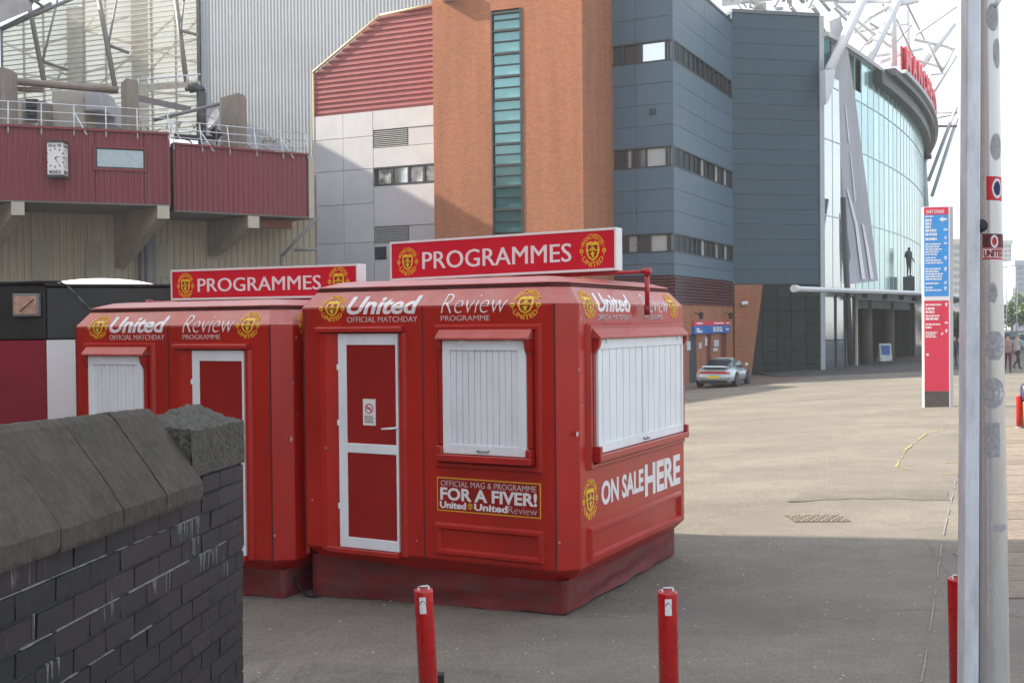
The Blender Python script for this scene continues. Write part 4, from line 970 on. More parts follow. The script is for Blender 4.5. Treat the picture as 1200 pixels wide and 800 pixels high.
# sign over the turnstiles
s0, z1s = f2.uz(811, 376.5); s1_, _ = f2.uz(853.5, 378); _, z0s = f2.uz(811, 391.5); zm = z1s-(z1s-z0s)*.36
sg = thing('entrance_sign', 'blue and red E32 sign above the brick turnstile doors', 'sign', f2.P(s0, z0s, 0))
mb = MB(); mb.fbox(f2, s0, s1_, z0s, zm, .0, .12); mb.build('blue_field', BLUES, sg, bevel=.01)
mb = MB(); mb.fbox(f2, s0, s1_, zm+.003, z1s, .0, .12); mb.build('red_field', TOTRED, sg, bevel=.01)
mpf = lambda u, z, o: f2.P(u, z, .122+o)
W2 = s1_-s0
lettering('lettering', 'E32', mpf, s0+W2*.50, s0+W2*.76, z0s+.10, zm-.07, WHITE, sg, bold=.04, world=True)
for q in ((.06, .2, .3), (.05, .13, .6), (.86, .95, .5)):
    mb = MB(); z = z0s+(zm-z0s)*q[2]; mb.fbox(f2, s0+W2*q[0], s0+W2*q[1], z-.05, z+.05, .121, .126); mb.build('small_print', WHITE, sg)
for q in ((.06, .22), (.52, .8), (.86, .97)): mb = MB(); mb.fbox(f2, s0+W2*q[0], s0+W2*q[1], zm+.09, zm+.17, .121, .126); mb.build('small_print', WHITE, sg)
for x in (814, 849):
    p = f2.P(*f2.uz(x, 370), .35); mb = MB(); mb.lathe([(.05, -.18), (.10, -.1), (.13, .12), (.04, .2)], p, n=12); mb.tube(p, f2.P(*f2.uz(x, 366), 0), .025); mb.build('sign_lamp', BLACK, sg)
for x, y, ww, hh, lb in ((806.5, 405, 4, 11, 'tall pale notice on the brick wall, nearest the kiosk corner'), (820, 405, 3, 7, 'small pale notice between the first and second turnstile doors'), (827, 400, 2.5, 10, 'narrow white notice under the middle of the E32 sign'), (839, 402, 5, 8, 'upper of two stacked notices under the right half of the E32 sign'), (838, 409.5, 5, 4, 'lower of two stacked notices under the right half of the E32 sign')):
    a, b = f2.uz(x-ww/2, y+hh/2), f2.uz(x+ww/2, y-hh/2); mb = MB(); mb.fbox(f2, a[0], b[0], a[1], b[1], .0, .03); tag(mb.build('notice_board', mat('notice_white', (.6, .62, .66), .5, var=.3, scale=8)), lb, 'notice', 'notices beside the turnstiles')

# ================================================================== GREY PANEL BUILDING with red roof
t = thing('grey_building', 'pale grey panelled block with a red ribbed sloping roof wall', 'building', (-8, 56, -.7))
gf = Face((-3.4, 56.6), 114); g0 = gf.uz(369.5, 300)[0]; g1 = gf.uz(512, 300)[0]; gm = gf.uz(438.5, 300)[0]
zr0 = gf.uz(371, 137)[1]; zr1 = gf.uz(508, 123)[1]; zred = (zr0+zr1)/2
mb = MB(); A = gf.uz(371, 85); B = gf.uz(446, 18.5); Cc = gf.uz(508, 6); slope_ = lambda u: A[1]+(B[1]-A[1])*(u-A[0])/(B[0]-A[0]) if u < B[0] else B[1]+(Cc[1]-B[1])*(u-B[0])/(Cc[0]-B[0])
pts = [gf.P(g0, -1, -.2), gf.P(g1+3, -1, -.2), gf.P(g1+3, slope_(g1), -.2), gf.P(B[0], B[1], -.2), gf.P(g0, A[1], -.2)]
mb.prism(pts, -gf.n*7); mb.build('inner_wall', JOINT, t)
def uspan(z):
    return (g0 if z < A[1] else (A[0]+(z-A[1])*(B[0]-A[0])/(B[1]-A[1]) if z < B[1] else B[0]+(z-B[1])*(Cc[0]-B[0])/(max(Cc[1]-B[1], .01))), g1)
corrugated('ribbed_roof_wall', gf, g0, g1, zred, B[1]+.35, .27, .06, REDCL, t, o=-.1, zt=uspan, horiz=True)
for a, b in (((g0, A[1]), (B[0], B[1])), ((B[0], B[1]), (g1, slope_(g1)))):
    mb = MB(); pa_, pb2 = gf.P(*a, .05), gf.P(*b, .05); mb.tube(pa_, pb2, .07, n=6); mb.build('verge_trim', mat('cream_trim', (.62, .52, .32), .5), t)
mb = MB(); mb.fbox(gf, g0-.06, g0+.03, -1, A[1], -.2, .03); mb.build('corner_trim', mat('cream_trim', (.62, .52, .32), .5), t)
zrows = [zred]
for yy in (162, 200, 240, 285): zrows.append(gf.uz(405, yy)[1])
zrows.append(-1)
for a, b in zip(zrows, zrows[1:]):
    for k in range(2):
        uu0, uu1_ = g0+(gm-g0)*k/2, g0+(gm-g0)*(k+1)/2; mb = MB(); mb.fbox(gf, uu0+.01, uu1_-.01, b+.012, a-.012, -.2, 0); mb.build('wall_panel', GREYP, t)
z = lambda y: gf.uz(473, y)[1]
for a, b in ((zred, z(149.5)), (z(171), z(194)), (z(216), z(264)), (z(284), -1)):
    mb = MB(); mb.fbox(gf, gm+.02, g1, b, a-.012, -.2, 0); mb.build('wall_panel', GREYP, t)
LOUV = mat('louvre_grey', (.36, .37, .37), .5)
for a, b in ((z(149.5), z(171)), (z(264), z(284))):
    n = 9; um = gf.uz(478, 160)[0]
    mb = MB(); mb.fbox(gf, gm+.05, um-.04, b+.02, a-.02, -.2, -.14); lv = mb.build('louvre', JOINT, t)
    for i in range(n):
        zz = b+.02+(a-b-.04)*i/n; mb = MB(); mb.hexa([gf.P(gm+.05, zz, -.01), gf.P(um-.04, zz, -.01), gf.P(um-.04, zz+.03, -.13), gf.P(gm+.05, zz+.03, -.13), gf.P(gm+.05, zz+.04, -.01), gf.P(um-.04, zz+.04, -.01), gf.P(um-.04, zz+.09, -.13), gf.P(gm+.05, zz+.09, -.13)]); mb.build('louvre_blade', LOUV, lv)
    mb = MB(); mb.fbox(gf, um+.0, g1, b+.02, a-.02, -.2, -.03); mb.build('wall_panel', GREYP, t)
mb = MB(); mb.fbox(gf, gm+.03, g1, z(216), z(194), -.2, -.14); w = mb.build('window', FRAME, t)
cu_ = [gf.uz(x, 205)[0] for x in (441.5, 459.5, 479, 497, 513)]
for i, (a, b) in enumerate(zip(cu_, cu_[1:])):
    mb = MB(); mb.fbox(gf, a+.07, b-.07, z(216)+.1, z(194)-.1, -.13, -.09); mb.build('pane', GLV if i in (1,) else mat('blinds_glass', (.42, .42, .42), .2, var=.8, scale=3, metal=.3), w)
    mb = MB(); mb.fbox(gf, b-.06, b+.06, z(216)+.06, z(194)-.06, -.13, .02); mb.build('mullion', FRAME, w)
for za in (z(216), z(194)-.08): mb = MB(); mb.fbox(gf, gm+.03, g1, za, za+.08, -.13, .02); mb.build('window_frame', FRAME, w)
mb = MB(); mb.fbox(gf, gm+.06, gm+.75, z(303), z(288), -.01, .03); mb.build('window', GLD, t)

# ================================================================== SILVER RIBBED STAND WALL and TRANSLUCENT GABLE
t = thing('silver_stand', 'huge pale silver ribbed gable of the stand rising behind the red balcony', 'stand', (-12, 68, -.7))
sf = Face((-16.5, 66), 108); u0, _ = sf.uz(235, 100); u1, _ = sf.uz(520, 100)
corrugated('ribbed_sheet', sf, u0, u1, 0, 24, .22, .05, SILV, t)
mb = MB(); mb.fbox(sf, u0, u1, -1, 24, -1.5, -.02); mb.build('inner_wall', JOINT, t)
mb = MB(); mb.fbox(sf, u0-.12, u0+.10, 4, 24, -.1, .16); mb.build('edge_trim', FRAME, t)
u3, z3 = sf.uz(3, 36); u4, z4 = sf.uz(88, -1); sl2 = (z4-z3)/(u4-u3)
t = thing('translucent_gable', 'translucent sheeted end wall of the stand, glowing pale behind leaning steel struts', 'stand', (-25, 66, -.7))
mb = MB(); zb_ = sf.uz(100, 150)[1]-1; mb.prism([sf.P(u3, zb_, 0), sf.P(u0-.14, zb_, 0), sf.P(u0-.14, z3+sl2*(u0-u3), 0), sf.P(u3, z3, 0)], -sf.n*.03); mb.build('translucent_sheet', POLY, t)
RIBM = mat('sheet_rib', (.50, .47, .41), .6)
k = 0; zz = zb_+.15; mb = MB()
while zz < 24:                                      # sheet laps, slightly slanting
    ua = u3 if zz < z3 else u3+(zz-z3)/sl2
    if ua < u0-.5: mb.hexa([sf.P(ua, zz-.12, .05), sf.P(u0-.15, zz+.1, .05), sf.P(u0-.15, zz+.1, .003), sf.P(ua, zz-.12, .003), sf.P(ua, zz-.06, .05), sf.P(u0-.15, zz+.15, .05), sf.P(u0-.15, zz+.15, .003), sf.P(ua, zz-.06, .003)])
    zz += .31
o = mb.build('sheet_lap', RIBM, t); o['kind'] = 'stuff'
for px, wd in ((27, .08), (50, .06), (98, .1), (123, .06), (177, .1), (205, .06)):
    u = sf.uz(px, 60)[0]; top = z3+sl2*(u-u3); mb = MB(); mb.fbox(sf, u-wd/2, u+wd/2, zb_, top, -.16, -.04); mb.build('mullion', TUBEG, t)
for px, wd in ((76, .42), (152, .40)):
    u = sf.uz(px, 60)[0]; top = z3+sl2*(u-u3); mb = MB(); mb.fbox(sf, u-wd, u+wd, zb_, top, -1.3, -.7); mb.build('column', TUBEG, t)
for a, b in (((30, 60), (150, 20)), ((20, 110), (235, 45)), ((80, 30), (235, 75)), ((5, 50), (120, 110)), ((110, 105), (205, 20)), ((150, 110), (235, 20)), ((60, 105), (110, 20)), ((10, 85), (235, 115))):
    pa_, pb2 = [sf.P(*sf.uz(q_[0], q_[1], -.6), -.6) for q_ in (a, b)]; mb = MB(); mb.tube(pa_, pb2, .07, n=6); mb.build('brace', TUBEW, t)
mb = MB(); mb.tube(sf.P(u3, zb_, .1), sf.P(u3, z3, .1), .09, n=6); mb.tube(sf.P(u3, z3, .1), sf.P(u0-.2, z3+sl2*(u0-u3), .1), .1, n=6); mb.build('edge_frame', TUBEG, t)
# cantilevered roof tip at the top left corner
t = thing('roof_tip', 'underside of the stand roof with lattice struts, top left corner', 'roof', AT(20, 20, 60))
mb = MB(); a, b, c, d = AT(-60, 5, 56), AT(30, -14, 60), AT(36, 12, 60), AT(-60, 52, 56)
mb.prism([a, b, c, d], (0, .6, .8)); mb.build('roof_skin', mat('roof_underside', (.38, .36, .36), .6, var=.2, scale=1), t)
for a, b in (((36, -2), (56, 12)), ((28, 22), (100, -8)), ((0, 34), (60, 4)), ((40, 2), (72, -12))): mb = MB(); mb.tube(AT(*a, 60), AT(*b, 62), .09, n=6); mb.build('lattice_tube', TUBEG, t)

# ================================================================== RED CLAD BALCONY BLOCK with CONCRETE BRACKETS
b1 = Face((-14.8, 48.0), 69); b2 = Face((-15.05, 49.3), 56)
t = thing('red_balcony_block', 'dull red ribbed balcony block carried on concrete brackets over a beige wall', 'building', (-15, 48, -.9))
uE2 = b2.uz(361.5, 220)[0]; uS2 = b2.uz(204, 220)[0]; Z0, Z1 = 7.70, 10.72
uS1 = b1.uz(-70, 200)[0]
mb = MB(); mb.fbox(b1, uS1, -.0, Z0, Z1-.02, -4, -.06); mb.build('inner_wall', mat('maroon_core', (.10, .02, .03), .7), t)
mb = MB(); mb.fbox(b2, uS2, uE2-.01, Z0-.08, Z1-.22, -3.4, -.06); mb.build('inner_wall', mat('maroon_core', (.10, .02, .03), .7), t)
# window opening in block one
wu0, wz1 = b1.uz(112, 173); wu1, _ = b1.uz(169.5, 176); _, wz0 = b1.uz(112, 196.5)
for q in ((uS1, wu0, Z0, Z1), (wu1, 0, Z0, Z1), (wu0, wu1, wz1, Z1), (wu0, wu1, Z0, wz0)):
    corrugated('ribbed_cladding', b1, q[0], q[1], q[2], q[3], .24, .03, REDBL, t, o=-.05)
mb = MB(); mb.fbox(b1, wu0, wu1, wz0, wz1, -.2, -.04); w = mb.build('window', FRAME, t)
mb = MB(); mb.fbox(b1, wu0+.06, wu1-.06, wz0+.06, wz1-.06, -.04, -.02); mb.build('pane', mat('grey_glass', (.34, .40, .42), .15, var=.15, metal=.4), w)
for q in ((wu0-.08, wu1+.08, wz0-.1, wz0), (wu0-.08, wu1+.08, wz1, wz1+.08), (wu0-.08, wu0, wz0, wz1), (wu1, wu1+.08, wz0, wz1)):
    mb = MB(); mb.fbox(b1, *q, -.03, .05); mb.build('window_frame', REDBL, w)
corrugated('ribbed_cladding', b2, uS2, uE2, Z0-.1, Z1-.2, .24, .03, REDBL, t, o=-.05)
for f, a, b, zz in ((b1, uS1, .04, Z1), (b2, uS2, uE2, Z1-.2)):
    mb = MB(); mb.fbox(f, a, b, zz, zz+.09, -.5, .09); mb.build('cap_flashing', mat('red_flashing', (.22, .03, .045), .4), t)
for f, a, b, zz in ((b1, uS1, .04, Z0), (b2, uS2, uE2, Z0-.1)):
    mb = MB(); mb.fbox(f, a, b, zz-.07, zz, -4, .05); mb.build('soffit', mat('soffit_grey', (.16, .15, .14), .8), t)
mb = MB(); mb.fbox(b1, -.06, .05, Z0, Z1, -.3, .06); mb.build('corner_trim', REDBL, t)
mb = MB(); mb.fbox(b2, uE2+.02, uE2+.28, Z0-.15, Z1-.25, -1, .02); mb.build('end_post', CONCL, t)
# beige wall beneath
bw = Face((-15.6, 53.5), 66); v0 = bw.uz(-70, 300)[0]; v1 = bw.uz(372, 300)[0]
corrugated('beige_cladding', bw, v0, v1, -1.2, 7.7, .3, .05, BEIGE, t)
mb = MB(); mb.fbox(bw, v0, v1, -1.2, 10, -1.4, -.02); mb.build('inner_wall', CONC, t)
for x0, x1, y0, y1 in ((38, 57, 283, 330), (101, 119, 285, 330), (181, 197, 287, 325), (246, 267, 281, 304)):
    a, b = bw.uz(x0, y1), bw.uz(x1, y0); mb = MB(); mb.fbox(bw, a[0], b[0], a[1], b[1], .055, .1); mb.build('vent_panel', mat('vent_grey', (.34, .32, .26), .7), t)
    for k in range(6):
        zz = a[1]+(b[1]-a[1])*(k+.5)/6; mb2 = MB(); mb2.fbox(bw, a[0]+.05, b[0]-.05, zz-.04, zz+.04, .1, .13); mb2.build('vent_blade', mat('vent_grey', (.34, .32, .26), .7), t)
for px, r in ((166, .1), (174, .22), (178.5, .1)):
    p = bw.P(bw.uz(px, 300)[0], -1, .4); mb = MB(); mb.tube(p, (p.x, p.y, 7.5), r, n=10); mb.build('drain_pipe', TUBEG, t)
# brackets: sloping underside rises towards the face; pale end block
def bracket(px_l, px_r, f, ztop, drop, reach, wd, sh=0):
    u = f.uz((px_l+px_r)/2, 240)[0]
    pr = [f.P(u-wd, ztop, .02), f.P(u-wd, ztop-.52, .02), f.P(u-wd-sh, ztop-.52-drop, -reach), f.P(u-wd-sh, ztop, -reach)]
    br = MB(); br.prism(pr, f.P(u+wd, 0, 0)-f.P(u-wd, 0, 0)); br.build('bracket', CONC, t, bevel=.02)
    mb = MB(); mb.fbox(f, u-wd-.01, u+wd+.01, ztop-.55, ztop+.0, .022, .12); mb.build('bracket_end', CONCL, t)
bracket(15, 27, b1, Z0-.07, 2.0, 4.2, .24, 1.7); bracket(185.5, 197, b1, Z0-.07, 2.0, 4.2, .24, 1.7); bracket(289, 303, b2, Z0-.2, 1.2, 3.6, .26, .7)
mb = MB(); pq = [b2.P(b2.uz(x, 262)[0], 0, 0) for x in (303, 355)]; mb.fbox(b2, b2.uz(303, 260)[0], b2.uz(350, 260)[0], Z0-.62, Z0-.25, -1.2, -.8); mb.build('cross_beam', mat('rusty_red_beam', (.22, .07, .05), .7), t)
for a, b, Y in (((372, 255), (330, 300), 53), ((330, 300), (330, 320), 53.5), ((372, 292), (345, 293), 53)):
    mb = MB(); mb.tube(AT(*a, Y), AT(*b, Y), .08, n=8); mb.build('stair_rail', TUBEG, t)
# railing along the roof edge
rl = thing('roof_railing', 'thin galvanised railing with raking stays along the top of the red block', 'railing', b1.P(uS1, Z1, -.6))
for f, a, b, zz in ((b1, uS1, 0, Z1), (b2, uS2, uE2, Z1-.2)):
    for h in (.38, .75, 1.1): mb = MB(); mb.tube(f.P(a, zz+h, -.3), f.P(b, zz+h, -.3), .022, n=6); mb.build('rail', GALV, rl)
    n = int((b-a)/1.25)
    for i in range(n+1):
        u = a+(b-a)*i/n; mb = MB(); mb.tube(f.P(u, zz-.25, .1), f.P(u, zz+1.1, -.3), .028, n=6); mb.build('rail_post', GALV, rl)
        if i % 3 == 1: mb = MB(); mb.tube(f.P(u+.5, zz-.2, .12), f.P(u, zz+.8, -.3), .035, n=6); mb.build('raking_stay', GALV, rl)
# clock
cu0, cz1 = b1.uz(55.5, 170); cu1, _ = b1.uz(75, 170); _, cz0 = b1.uz(60, 208)
ck = thing('wall_clock', 'square white box clock with black numerals fixed to the red block', 'clock', b1.P((cu0+cu1)/2, cz0, .5))
cf = Face(b1.P(cu0, 0, .75).xy, 86); 
wC = 1.0*(cu1-cu0)
mb = MB(); mb.fbox(cf, 0, wC, cz0, cz1, -.62, 0); mb.build('case', WHITE, ck, bevel=.03)
for za_, zb_2 in ((cz1, cz1+.07), (cz0-.1, cz0)): mb = MB(); mb.fbox(cf, -.04, wC+.04, za_, zb_2, -.66, .04); mb.build('case_trim', FRAME, ck)
mb = MB(); mb.fbox(cf, wC*.3, wC*.7, cz0+.5, cz0+.9, -.9, -.6); mb.build('wall_arm', TUBEG, ck)
cs = Face(cf.P(wC, 0, 0).xy, -4+0); 
def dial(P, w):
    zc = (cz0+cz1)/2+.03; mb = MB()
    for i in range(12):
        a = 2*math.pi*i/12; r0, r1 = .33, .41; dx, dzz = math.sin(a), math.cos(a); px_, pz_ = dzz*.022, -dx*.022
        mb.poly([P(w/2+dx*r0-px_, zc+dzz*r0-pz_, .004), P(w/2+dx*r1-px_, zc+dzz*r1-pz_, .004), P(w/2+dx*r1+px_, zc+dzz*r1+pz_, .004), P(w/2+dx*r0+px_, zc+dzz*r0+pz_, .004)])
    for ang, ln_, wd in ((R(70), .22, .03), (R(150), .33, .022)):
        dx, dzz = math.sin(ang), math.cos(ang); px_, pz_ = dzz*wd, -dx*wd
        mb.poly([P(w/2-px_, zc-pz_, .006), P(w/2+dx*ln_, zc+dzz*ln_, .006), P(w/2+px_, zc+pz_, .006)])
    mb.build('clock_dial', BLACK, ck)
    lettering('lettering', 'FEB 6th 1958', lambda u, z, o: P(u, z, o), w*.1, w*.9, cz1-.2, cz1-.07, BLACK, ck, bold=.02, world=True)
    lettering('lettering', 'MUNICH', lambda u, z, o: P(u, z, o), w*.14, w*.86, cz0+.05, cz0+.2, BLACK, ck, bold=.03, world=True)
dial(cf.P, wC)
sP = Face(cf.P(wC, 0, 0).xy, 86-90); sn = cf.d
def sideP(u, z, o): v = cf.P(wC, z, 0) - cf.n*u + cf.d*o; return Vector((v.x, v.y, z))
dial(sideP, .62)

# things on the roof behind the railing
def rtag(nm, lab, cat, fn, m, group=None, **k):
    mb = MB(); fn(mb); return tag(mb.build(nm, m, **k), lab, cat, group)
def pxbox(mb, x0, x1, y0, y1, Y, dep):              # upright block with true depth
    a, b = AT(x0, y1, Y), AT(x1, y0, Y); mb.box(a.x, b.x, Y, Y+dep, a.z, b.z)
for (x0, x1, x2, y0, y1, Y, lab) in ((-14, 2.5, 15, 82, 147, 49.5, 'concrete column stub at the far left of the roof'), (138, 149, 162, 95, 152, 50.5, 'concrete column stub in the middle of the roof, rising beside the strut foot'), (256, 280, 287, 112, 175, 53, 'concrete column stub behind the satellite dish')):
    mb = MB(); a, b, c = AT(x0, y1, Y), AT(x1, y1, Y-.6), AT(x2, y1, Y); top = AT(x1, y0, Y).z
    mb.prism([(a.x, a.y+.5, a.z-1), (b.x, b.y, a.z-1), (c.x, c.y, a.z-1), (b.x, b.y+1.6, a.z-1)], (0, 0, top-a.z+1)); tag(mb.build('concrete_column', CONC), lab, 'column')
st = [((33, 0), (51, 93)), ((116, 0), (134, 98)), ((206, 0), (219, 100))]
sr = [((70, 0), (50, 72), (78, 82)), ((139, 0), (127, 53), (150, 62)), ((217, 5), (212, 36), (231, 41))]
for i, ((a, b), (c, d, e)) in enumerate(zip(st, sr)):
    lab = ['leftmost leaning steel strut in front of the translucent gable', 'middle leaning steel strut in front of the translucent gable', 'rightmost leaning steel strut beside the silver gable'][i]
    dx = (b[0]-a[0])/(b[1]-a[1])
    s_ = thing('leaning_strut', lab, 'strut', AT(*b, 53), 0, None)
    mb = MB(); mb.tube(AT(b[0]+dx*6, b[1]+6, 61), AT(a[0]-dx*40, -40, 64), .14, n=8); mb.build('main_tube', mat('olive_steel', (.20, .19, .16), .5), s_)
    mb = MB(); mb.path([AT(c[0]+5, -20, 64.5), AT(c[0]-2, c[1]-2, 64), AT(*d, 62)], .065); mb.tube(AT(*d, 62), AT(*e, 65), .10, n=6); mb.build('brace', TUBEG, s_)
rtag('roof_beam', 'long rusty pipe beam on concrete stubs at the left of the roof', 'beam', lambda m: (m.tube(AT(10, 95, 51), AT(138, 106, 51.5), .17, n=8), m.tube(AT(10, 104, 51.3), AT(50, 106, 51.3), .12, n=8)), mat('rusty_pipe', (.30, .24, .21), .7, dirt=(.2, .1, .06), dirt_scale=2))
rtag('roof_beam', 'grey steel girder sloping down from the middle column to the dark duct', 'beam', lambda m: m.hexa([AT(160, 119, 51.5), AT(224, 132, 55), AT(224, 132, 55.3), AT(160, 119, 51.8), AT(160, 111, 51.5), AT(224, 125, 55), AT(224, 125, 55.3), AT(160, 111, 51.8)]), TUBEG)
rtag('roof_beam', 'thin rail rising from the middle of the roof to the right hand column', 'beam', lambda m: m.tube(AT(180, 141, 52.5), AT(257, 122, 54), .09, n=8), TUBEG)
wkt = thing('roof_walkway', 'short grey steel walkway with handrail under the translucent gable', 'walkway', AT(200, 105, 57))
mb = MB(); mb.hexa([AT(160, 108, 57), AT(235, 101, 58), AT(235, 101, 59), AT(160, 108, 58), AT(160, 101, 57), AT(235, 95, 58), AT(235, 95, 59), AT(160, 101, 58)]); mb.build('deck', CONCL, wkt)
for k in range(7):
    x = 162+k*11.5; mb = MB(); mb.tube(AT(x, 104-k*.8, 57), AT(x, 92-k*.9, 57), .035, n=6); mb.build('rail_post', GALV, wkt)
mb = MB(); mb.tube(AT(160, 94, 57), AT(235, 87, 57.5), .035, n=6); mb.build('rail', GALV, wkt)
rtag('duct', 'dark bent duct at the foot of the silver gable', 'duct', lambda m: m.path([AT(222, 104, 56), AT(232, 102, 56), AT(236, 108, 56), AT(236, 165, 56)], .24, n=10), mat('dark_duct', (.06, .065, .07), .5))
for (x0, x1, y0, y1, Y, dp, lab, m_) in ((61, 99, 105, 150, 53, 2, 'beige plant room box on the roof left of the middle column', CONCL), (99, 119, 106, 130, 52.6, 1.8, 'round shouldered pale tank beside the plant room box', GREYP), (16, 27, 116, 147, 53, 1.5, 'pale cabinet at the left end of the roof', CONCL), (43, 52, 118, 150, 52, 1, 'narrow tan cabinet beside the dark louvred opening', CONC), (66, 136, 122, 149, 54.5, 1, 'low pale parapet wall behind the railing', GREYP)):
    rtag('plant_box', lab, 'plant box', lambda m: pxbox(m, x0, x1, y0, y1, Y, dp), m_, bevel=.05)
rtag('louvred_opening', 'dark louvred opening between the two left roof cabinets', 'louvre', lambda m: [pxbox(m, 30, 43, 117+i*5, 120.5+i*5, 52.4, .3) for i in range(5)]+[pxbox(m, 30.2, 42.8, 116, 143, 52.8, .3)], FRAME)
ds = thing('satellite_dish', 'white satellite dish on the roof in front of the right hand column', 'dish', AT(250, 155, 52))
c = AT(251, 140, 52); mb = MB(); mb.lathe([(.02, .16), (.2, .13), (.4, .03), (.5, -.08), (.48, -.09), (.38, .0), (.2, .09), (.02, .12)], n=24); ax_ = Vector((-.75, -.55, .35)).normalized(); q = ax_.to_track_quat('Z', 'Y').to_matrix().to_4x4()
bmesh.ops.transform(mb.bm, matrix=Matrix.Translation(c) @ q @ Matrix.Scale(-1, 4, (0, 0, 1)), verts=mb.bm.verts); mb.build('reflector', WHITE, ds)
mb = MB(); mb.tube(c, c+ax_*.6, .02, n=6); mb.tube(c-ax_*.1, AT(254, 170, 52.3), .05, n=8); mb.build('mount', TUBEG, ds)
mb = MB()                                           # tangle of scaffold tubes and valves
for k in range(46):
    x = random.choice([random.uniform(150, 262), random.uniform(170, 350)]); y0_ = 158+(x-150)*.12; Y = random.uniform(51, 54)
    y = y0_-random.uniform(0, 20); L_ = random.uniform(3, 13); a_ = random.choice([0, 0, 90, 90, 35, -40, 60]); mb.tube(AT(x, y, Y), AT(x+L_*math.cos(R(a_)), y-L_*math.sin(R(a_)), Y+.2), random.uniform(.02, .05), n=5)
o = mb.build('roof_pipework', mat('pipe_brown', (.33, .27, .20), .6, var=.4, scale=1.5)); o['kind'] = 'stuff'; o['label'] = 'tangle of thin pipes and scaffold tubes on the roof behind the railing'; o['category'] = 'pipework'
rtag('roof_hose', 'black hose bundle lying on the roof below the dish', 'hose', lambda m: (m.tube(AT(205, 160, 51.5), AT(255, 163, 52.5), .13, n=8), m.tube(AT(248, 152, 52.4), AT(258, 160, 52.6), .2, n=8)), BLACK)

# ================================================================== CURVED GLASS FRONT
HX, RAD = 36.0, 150.0
def arc_pt(s, off=0, z=0):                          # s metres along, off metres out towards the forecourt
    h = R(HX)-s/RAD; a0 = R(HX)
    x = E1.x+.25 + RAD*(math.cos(h)-math.cos(a0)); y = E1.y-.05 - RAD*(math.sin(h)-math.sin(a0)) 
    # heading h from +Y : direction (sin h, cos h); integrate
    return Vector((x+math.cos(h)*off, y-math.sin(h)*off, z))
t = thing('glass_front', 'curved turquoise glass front of the stadium with dark overhanging roof edge', 'building', arc_pt(0))
ZG1, ZC = 19.0, 4.35
def abox(mb, s0, s1, z0, z1, o0, o1, st=1.6):
    n = max(1, int((s1-s0)/st)); 
    for i in range(n):
        a, b = s0+(s1-s0)*i/n, s0+(s1-s0)*(i+1)/n
        mb.hexa([arc_pt(a, o1, z0), arc_pt(b, o1, z0), arc_pt(b, o0, z0), arc_pt(a, o0, z0), arc_pt(a, o1, z1), arc_pt(b, o1, z1), arc_pt(b, o0, z1), arc_pt(a, o0, z1)])
PW = 1.45; NP = 44
zlev = [ZC, 8.6, 13.1, 16.3, ZG1]
for i in range(NP):
    for z0, z1 in zip(zlev, zlev[1:]):
        if i < 5 and z0 > 14: z1 = min(z1, 16.9)
        mb = MB(); abox(mb, i*PW+.02, (i+1)*PW-.02, z0+.02, z1-.02, -.08, 0, 9); mb.build('glass_pane', GLV if i < 4 else GLC, t)
mb = MB()
for i in range(NP+1): abox(mb, i*PW-.014 if i else .0, i*PW+.014, ZC, ZG1, -.05, .02, 9)
for z in zlev: abox(mb, 0, NP*PW, z-.03, z+.03, -.05, .04)
mb.build('mullions', mat('mullion_grey', (.52, .66, .66), .4), t)
mb = MB(); abox(mb, -.1, NP*PW+2, 3.2, ZG1+.1, -1.4, -.4, 3); mb.build('inner_wall', mat('dim_interior', (.10, .17, .18), .6, var=.4, scale=.5), t)
# overhanging roof edge: soffit, fascia
DKM = mat('dark_soffit', (.03, .038, .048), .5, var=.2, scale=.4)
for (s0, s1, z0, z1, o0, o1, m_, nm) in ((10, 60, ZG1-1.0, ZG1-.2, -.3, .6, DKM, 'soffit'), (12, 60, ZG1-.2, ZG1+.3, -.3, 1.0, DKM, 'soffit'), (14, 60, ZG1+.3, ZG1+.45, -.5, 1.25, mat('pale_edge', (.42, .44, .46), .5), 'roof_edge'), (0, 13, ZG1+.0, ZG1+.25, -.5, .3, mat('pale_edge', (.42, .44, .46), .5), 'roof_edge')):
    mb = MB(); abox(mb, s0, s1, z0, z1, o0, o1); mb.build(nm, m_, t)
# red letters standing on the overhang
LO = 1.0
sgn = thing('stadium_lettering', 'tall red letters on the curved roof edge above the glass front', 'sign', arc_pt(18, 1, ZG1+.45))
mb = MB(); abox(mb, 14.5, 60, ZG1+.45, ZG1+.65, LO-.3, LO+.2); mb.build('base_rail', mat('pale_edge', (.42, .44, .46), .5), sgn)
mb = MB(); abox(mb, 14.5, 60, ZG1+.65, ZG1+2.3, LO-.2, LO-.1); mb.build('backing', mat('red_backing', (.42, .03, .05), .5), sgn)
txt = 'MANCHESTER UNITED'; sp = 2.5
for i, ch in enumerate(txt):
    if ch == ' ': continue
    sA = 15+i*sp; lettering('letter', ch, lambda u, z, o: arc_pt(u, LO+o*30, z), sA, sA+sp*.74, ZG1+.7, ZG1+2.35, mat('bright_red_letter', (.80, .02, .05), .4), sgn, bold=.04, world=True)
